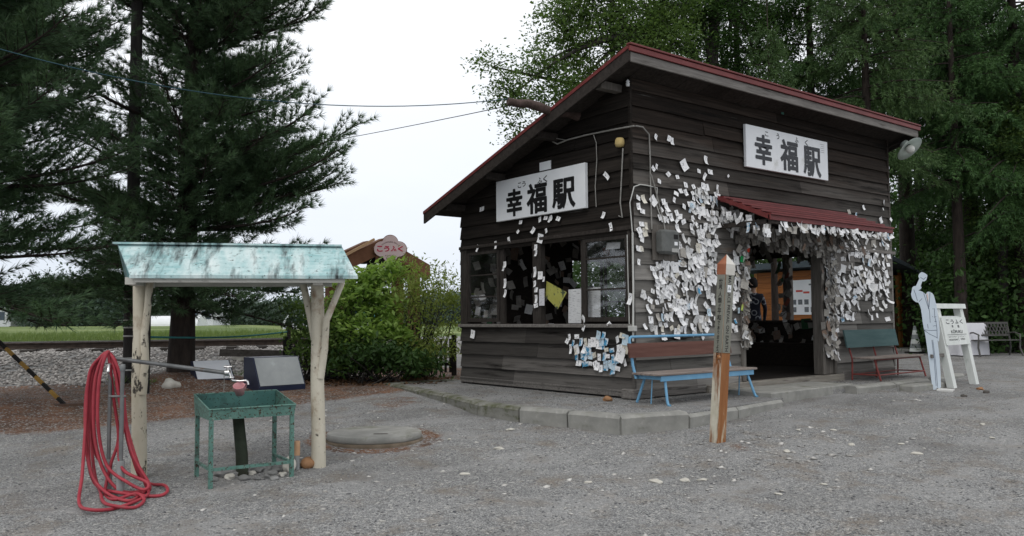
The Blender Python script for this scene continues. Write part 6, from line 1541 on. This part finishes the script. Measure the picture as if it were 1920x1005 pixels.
# sheets in the window bays
def sheet(label, quad, c1, c2, spots, nm='notice', thick=.003):
    mb = MB(); A_ = [np.array(q, float) for q in quad]; o0 = A_[0]; nrm = np.cross(A_[1] - A_[0], A_[3] - A_[0]); nrm = nrm / np.linalg.norm(nrm) * thick
    mb.hexa([xyz(q - o0) for q in A_] + [xyz(q - o0 + nrm) for q in A_]); o = mb.build(nm, mk(nm, c1, c2, 8, bump=.05, spots=spots)); o.location = xyz(o0); return tag(o, label, 'notice')
LN = [((.28, .28, .30), 8, (2, 1.5, 14), .56, .62)]
sheet('tall white printed notice at the left edge of the right sash', [on_x(1066, 606, .10), on_x(1090, 606, .10), on_x(1090, 541, .10), on_x(1066, 543, .10)], (.62, .63, .64), (.70, .71, .71), LN)
sheet('white printed notice with a pink corner behind the right sash', [on_x(1097, 600, .10), on_x(1126, 601, .10), on_x(1126, 538, .10), on_x(1097, 540, .10)], (.60, .61, .62), (.68, .69, .69), LN + [((.60, .25, .25), 2.2, (1, 1, 1), .60, .68)])
sheet('white notice on the post beside the yellow poster', [on_x(1011, 573, -.06), on_x(1021, 573, -.06), on_x(1021, 541, -.06), on_x(1011, 542, -.06)], (.58, .58, .62), (.66, .66, .69), LN)
sheet('yellow poster in a clear sleeve hanging slanted in the window', [on_x(1023, 556, -.0), on_x(1046, 580, -.0), on_x(1063, 548, -.0), on_x(1025, 527, -.0)][::1], (.33, .32, .07), (.42, .42, .12), [((.06, .08, .05), 9, (1, 1, 1), .55, .60)], nm='poster')
sheet('pair of pale sheets at the top of the right sash', [on_x(1136, 468, .06), on_x(1162, 466, .06), on_x(1164, 454, .06), on_x(1138, 455, .06)], (.45, .46, .47), (.55, .56, .56), LN)

# right of the door and over it: the smaller, farther tags as one mass
pl_ = [(onB(x, y - 3, .056), 'B', 1.0) for (x, y) in sample([(1552, 1668, 448, 480, 44, ''), (1550, 1600, 480, 600, 110, 'l'), (1600, 1667, 480, 565, 84, ''), (1600, 1664, 560, 600, 12, ''), (1552, 1600, 600, 670, 10, 'l')], 3.6, 9)]
pl_ += [(onB(x, y - 3, .052), 'B', .95) for (x, y) in sample([(1268, 1345, 355, 470, 50, 'r'), (1225, 1344, 462, 500, 30, ''), (1225, 1344, 496, 604, 55, ''), (1205, 1330, 600, 634, 14, ''), (1366, 1398, 470, 640, 26, 'r')], 3.4, 19)]
pl_ += [(onB(x, y - 3, .056), 'B', 1.0) for (x, y) in ((1657, 380), (1618, 389), (1654, 393), (1592, 397), (1604, 404), (1650, 412), (1652, 416), (1668, 414))]
pl_a = pl_
r_ = random.Random(12)
pl_ = [((CX0 + .25 + (CX1 - CX0 - .3) * (k + r_.random()) / 74, -CB + .02 + r_.random() * .03, CZ0 - .03 - .03 * r_.random() - (.05 if r_.random() < .3 else 0)), 'B', 1.0) for k in range(74)]
pl_ += [((CX0 + .02 + .05 * r_.random(), -.05 - .8 * s, 2.98 - .33 * s - .05 - .25 * r_.random() * (1 - .4 * s)), r_.choice('AB'), 1.0) for s in [r_.random() for _ in range(34)]]
pl_ += [((CX0 + .05 + .9 * r_.random(), -.05, 2.58 + .33 * r_.random()), 'B', 1.0) for _ in range(26)]
stuff_tags('paper_tags', pl_a + pl_, 'crowd of small white tags right of the doorway and along the canopy', [(PAP[0], 64), (PAP[1], 25), (PAP[3], 5), (PAP[5], 10)], 13)
pl_ = []
for k in range(560):
    x = DX0 - .15 + (DX1 - DX0 + .6) * r_.random(); y = -.06 - .5 * r_.random() ** 2.2; z = 2.66 - .34 * r_.random() ** .9 * (.75 + .25 * math.sin(x * 7)) + .02
    pl_.append(((x, y, z), 'B', 1.1))
for k in range(150): pl_.append(((DX1 - .02 + .38 * r_.random() ** .8, -.075 - .05 * r_.random(), 2.5 - 1.75 * r_.random() ** 1.3), 'B', 1.05))
for k in range(120): pl_.append(((DX0 - .09 + .1 * r_.random(), -.07 - .06 * r_.random(), 2.5 - 1.5 * r_.random()), r_.choice('BBX'), .95))
stuff_tags('paper_tags', pl_, 'matted greyed paper tags crowding the doorway top and posts', [(paper('paper_dirty', (.13, .12, .11), (.24, .225, .20)), 55), (PAP[5], 35), (PAP[1], 12), (paper('paper_brown', (.16, .11, .08), (.24, .17, .13)), 8)], 14)
# inside walls
pl_ = []
for k in range(900):
    a = r_.random()
    if a < .42:
        x, z = .1 + (LX - .2) * r_.random(), .6 + 2.5 * r_.random()
        if 2.3 < x < 5.7 and 1.3 < z < 2.45 and r_.random() < .93: continue
        pl_.append(((x, LY - .10 - .04 * r_.random(), z), 'B', 1.5))
    elif a < .84:
        y, z = .1 + (LY - .2) * r_.random(), .55 + 2.6 * r_.random()
        if 1.1 < y < 3.1 and 1.3 < z < 2.45 and not (1.85 < y < 2.12): continue
        pl_.append(((LX - .10 - .05 * r_.random(), y, z), 'A', 1.5))
    else: pl_.append(((.3 + 5.8 * r_.random(), .3 + 3.2 * r_.random(), 2.55 + .4 * r_.random()), r_.choice('AB'), 1.4))
stuff_tags('paper_tags', pl_, 'faded notes covering the inside walls of the hut', [(MATS['paper_dirty'], 50), (PAP[5], 26), (PAP[1], 14), (MATS['paper_brown'], 14), (mk('paper_inside_red', (.22, .06, .04), (.3, .1, .07), 9), 3), (mk('paper_inside_green', (.03, .09, .04), (.05, .13, .07), 9), 3)], 15)

# ------------------------------------------------------------------ person behind the far window
pq = far(1413, 600, 17.4)
t = thing('person', 'person with dark hair in a dark shirt with pale rings, behind the hut', 'person', (pq[0], pq[1], .40), 2.2)
me = bpy.data.meshes.new('body')
J = [(0, 0, .93), (0, 0, 1.12), (0, .0, 1.34), (0, .0, 1.46), (0, -.01, 1.53), (0, -.02, 1.63), (0, -.01, 1.70), (.17, 0, 1.40), (.24, .02, 1.14), (.22, -.10, .92), (.20, -.14, .84), (-.17, 0, 1.40), (-.24, .02, 1.14), (-.22, -.10, .92), (-.20, -.14, .84),
     (.10, 0, .86), (.11, -.01, .48), (.11, .02, .08), (.12, -.12, .04), (-.10, 0, .86), (-.11, -.01, .48), (-.11, .02, .08), (-.12, -.12, .04)]
E = [(0, 1), (1, 2), (2, 3), (3, 4), (4, 5), (5, 6), (2, 7), (7, 8), (8, 9), (9, 10), (2, 11), (11, 12), (12, 13), (13, 14), (0, 15), (15, 16), (16, 17), (17, 18), (0, 19), (19, 20), (20, 21), (21, 22)]
RD = [.15, .14, .16, .075, .055, .085, .08, .065, .045, .035, .03, .065, .045, .035, .03, .09, .06, .04, .035, .09, .06, .04, .035]
me.from_pydata(J, E, []); o = bpy.data.objects.new('body', me); COL.objects.link(o); o.parent = t
md = o.modifiers.new('skin', 'SKIN'); sv = me.skin_vertices[0].data
for i, r in enumerate(RD): sv[i].radius = (r, r * (.72 if i < 3 else 1))
sv[0].use_root = True
o.modifiers.new('sub', 'SUBSURF').levels = 2; o.modifiers['sub'].render_levels = 2
SHIRT = mk('shirt_rings', (.010, .012, .020), (.018, .02, .03), 5, bump=0, spots=[])
tt = NT('body_clothes'); z_ = tt.n('SeparateXYZ', _0=tt.coord()).outputs[2]
vo = tt.n('TexVoronoi', Vector=tt.coord(), Scale=7.0); ring = tt.math('MULTIPLY', tt.step(vo.outputs['Distance'], .26, .30), tt.math('SUBTRACT', 1.0, tt.step(vo.outputs['Distance'], .40, .44)))
cl_ = tt.mix(ring, (.010, .012, .022), (.22, .23, .25)); cl_ = tt.mix(tt.step(z_, .93, .94), (.02, .022, .03), cl_); cl_ = tt.mix(tt.step(z_, 1.46, 1.47), cl_, (.42, .27, .20)); tt.bsdf(cl_, .85)
me.materials.append(tt.m)
mb = MB(); mb.lathe([(0, .135), (.06, .125), (.095, .07), (.105, .0), (.095, -.07), (.06, -.09)], 16, (0, .012, 1.665)); mb.build('hair', mk('hair_black', (.010, .009, .009), (.02, .018, .018), 40, bump=.3), t)
mb = MB(); mb.prism([(-.012, 0), (.012, 0), (0, .04)], lambda u, v, q: (u, -.095 - q, 1.60 + v), 0, .02); mb.build('nose', mk('skin', (.42, .27, .20), (.46, .30, .23), 9, bump=0), t)
for x in (-.03, .03):
    mb = MB(); mb.lathe([(0, .008), (.010, .004), (0, -.004)], 8); e_ = mb.build('eye', INK, t); e_.location = (x, -.098, 1.645)
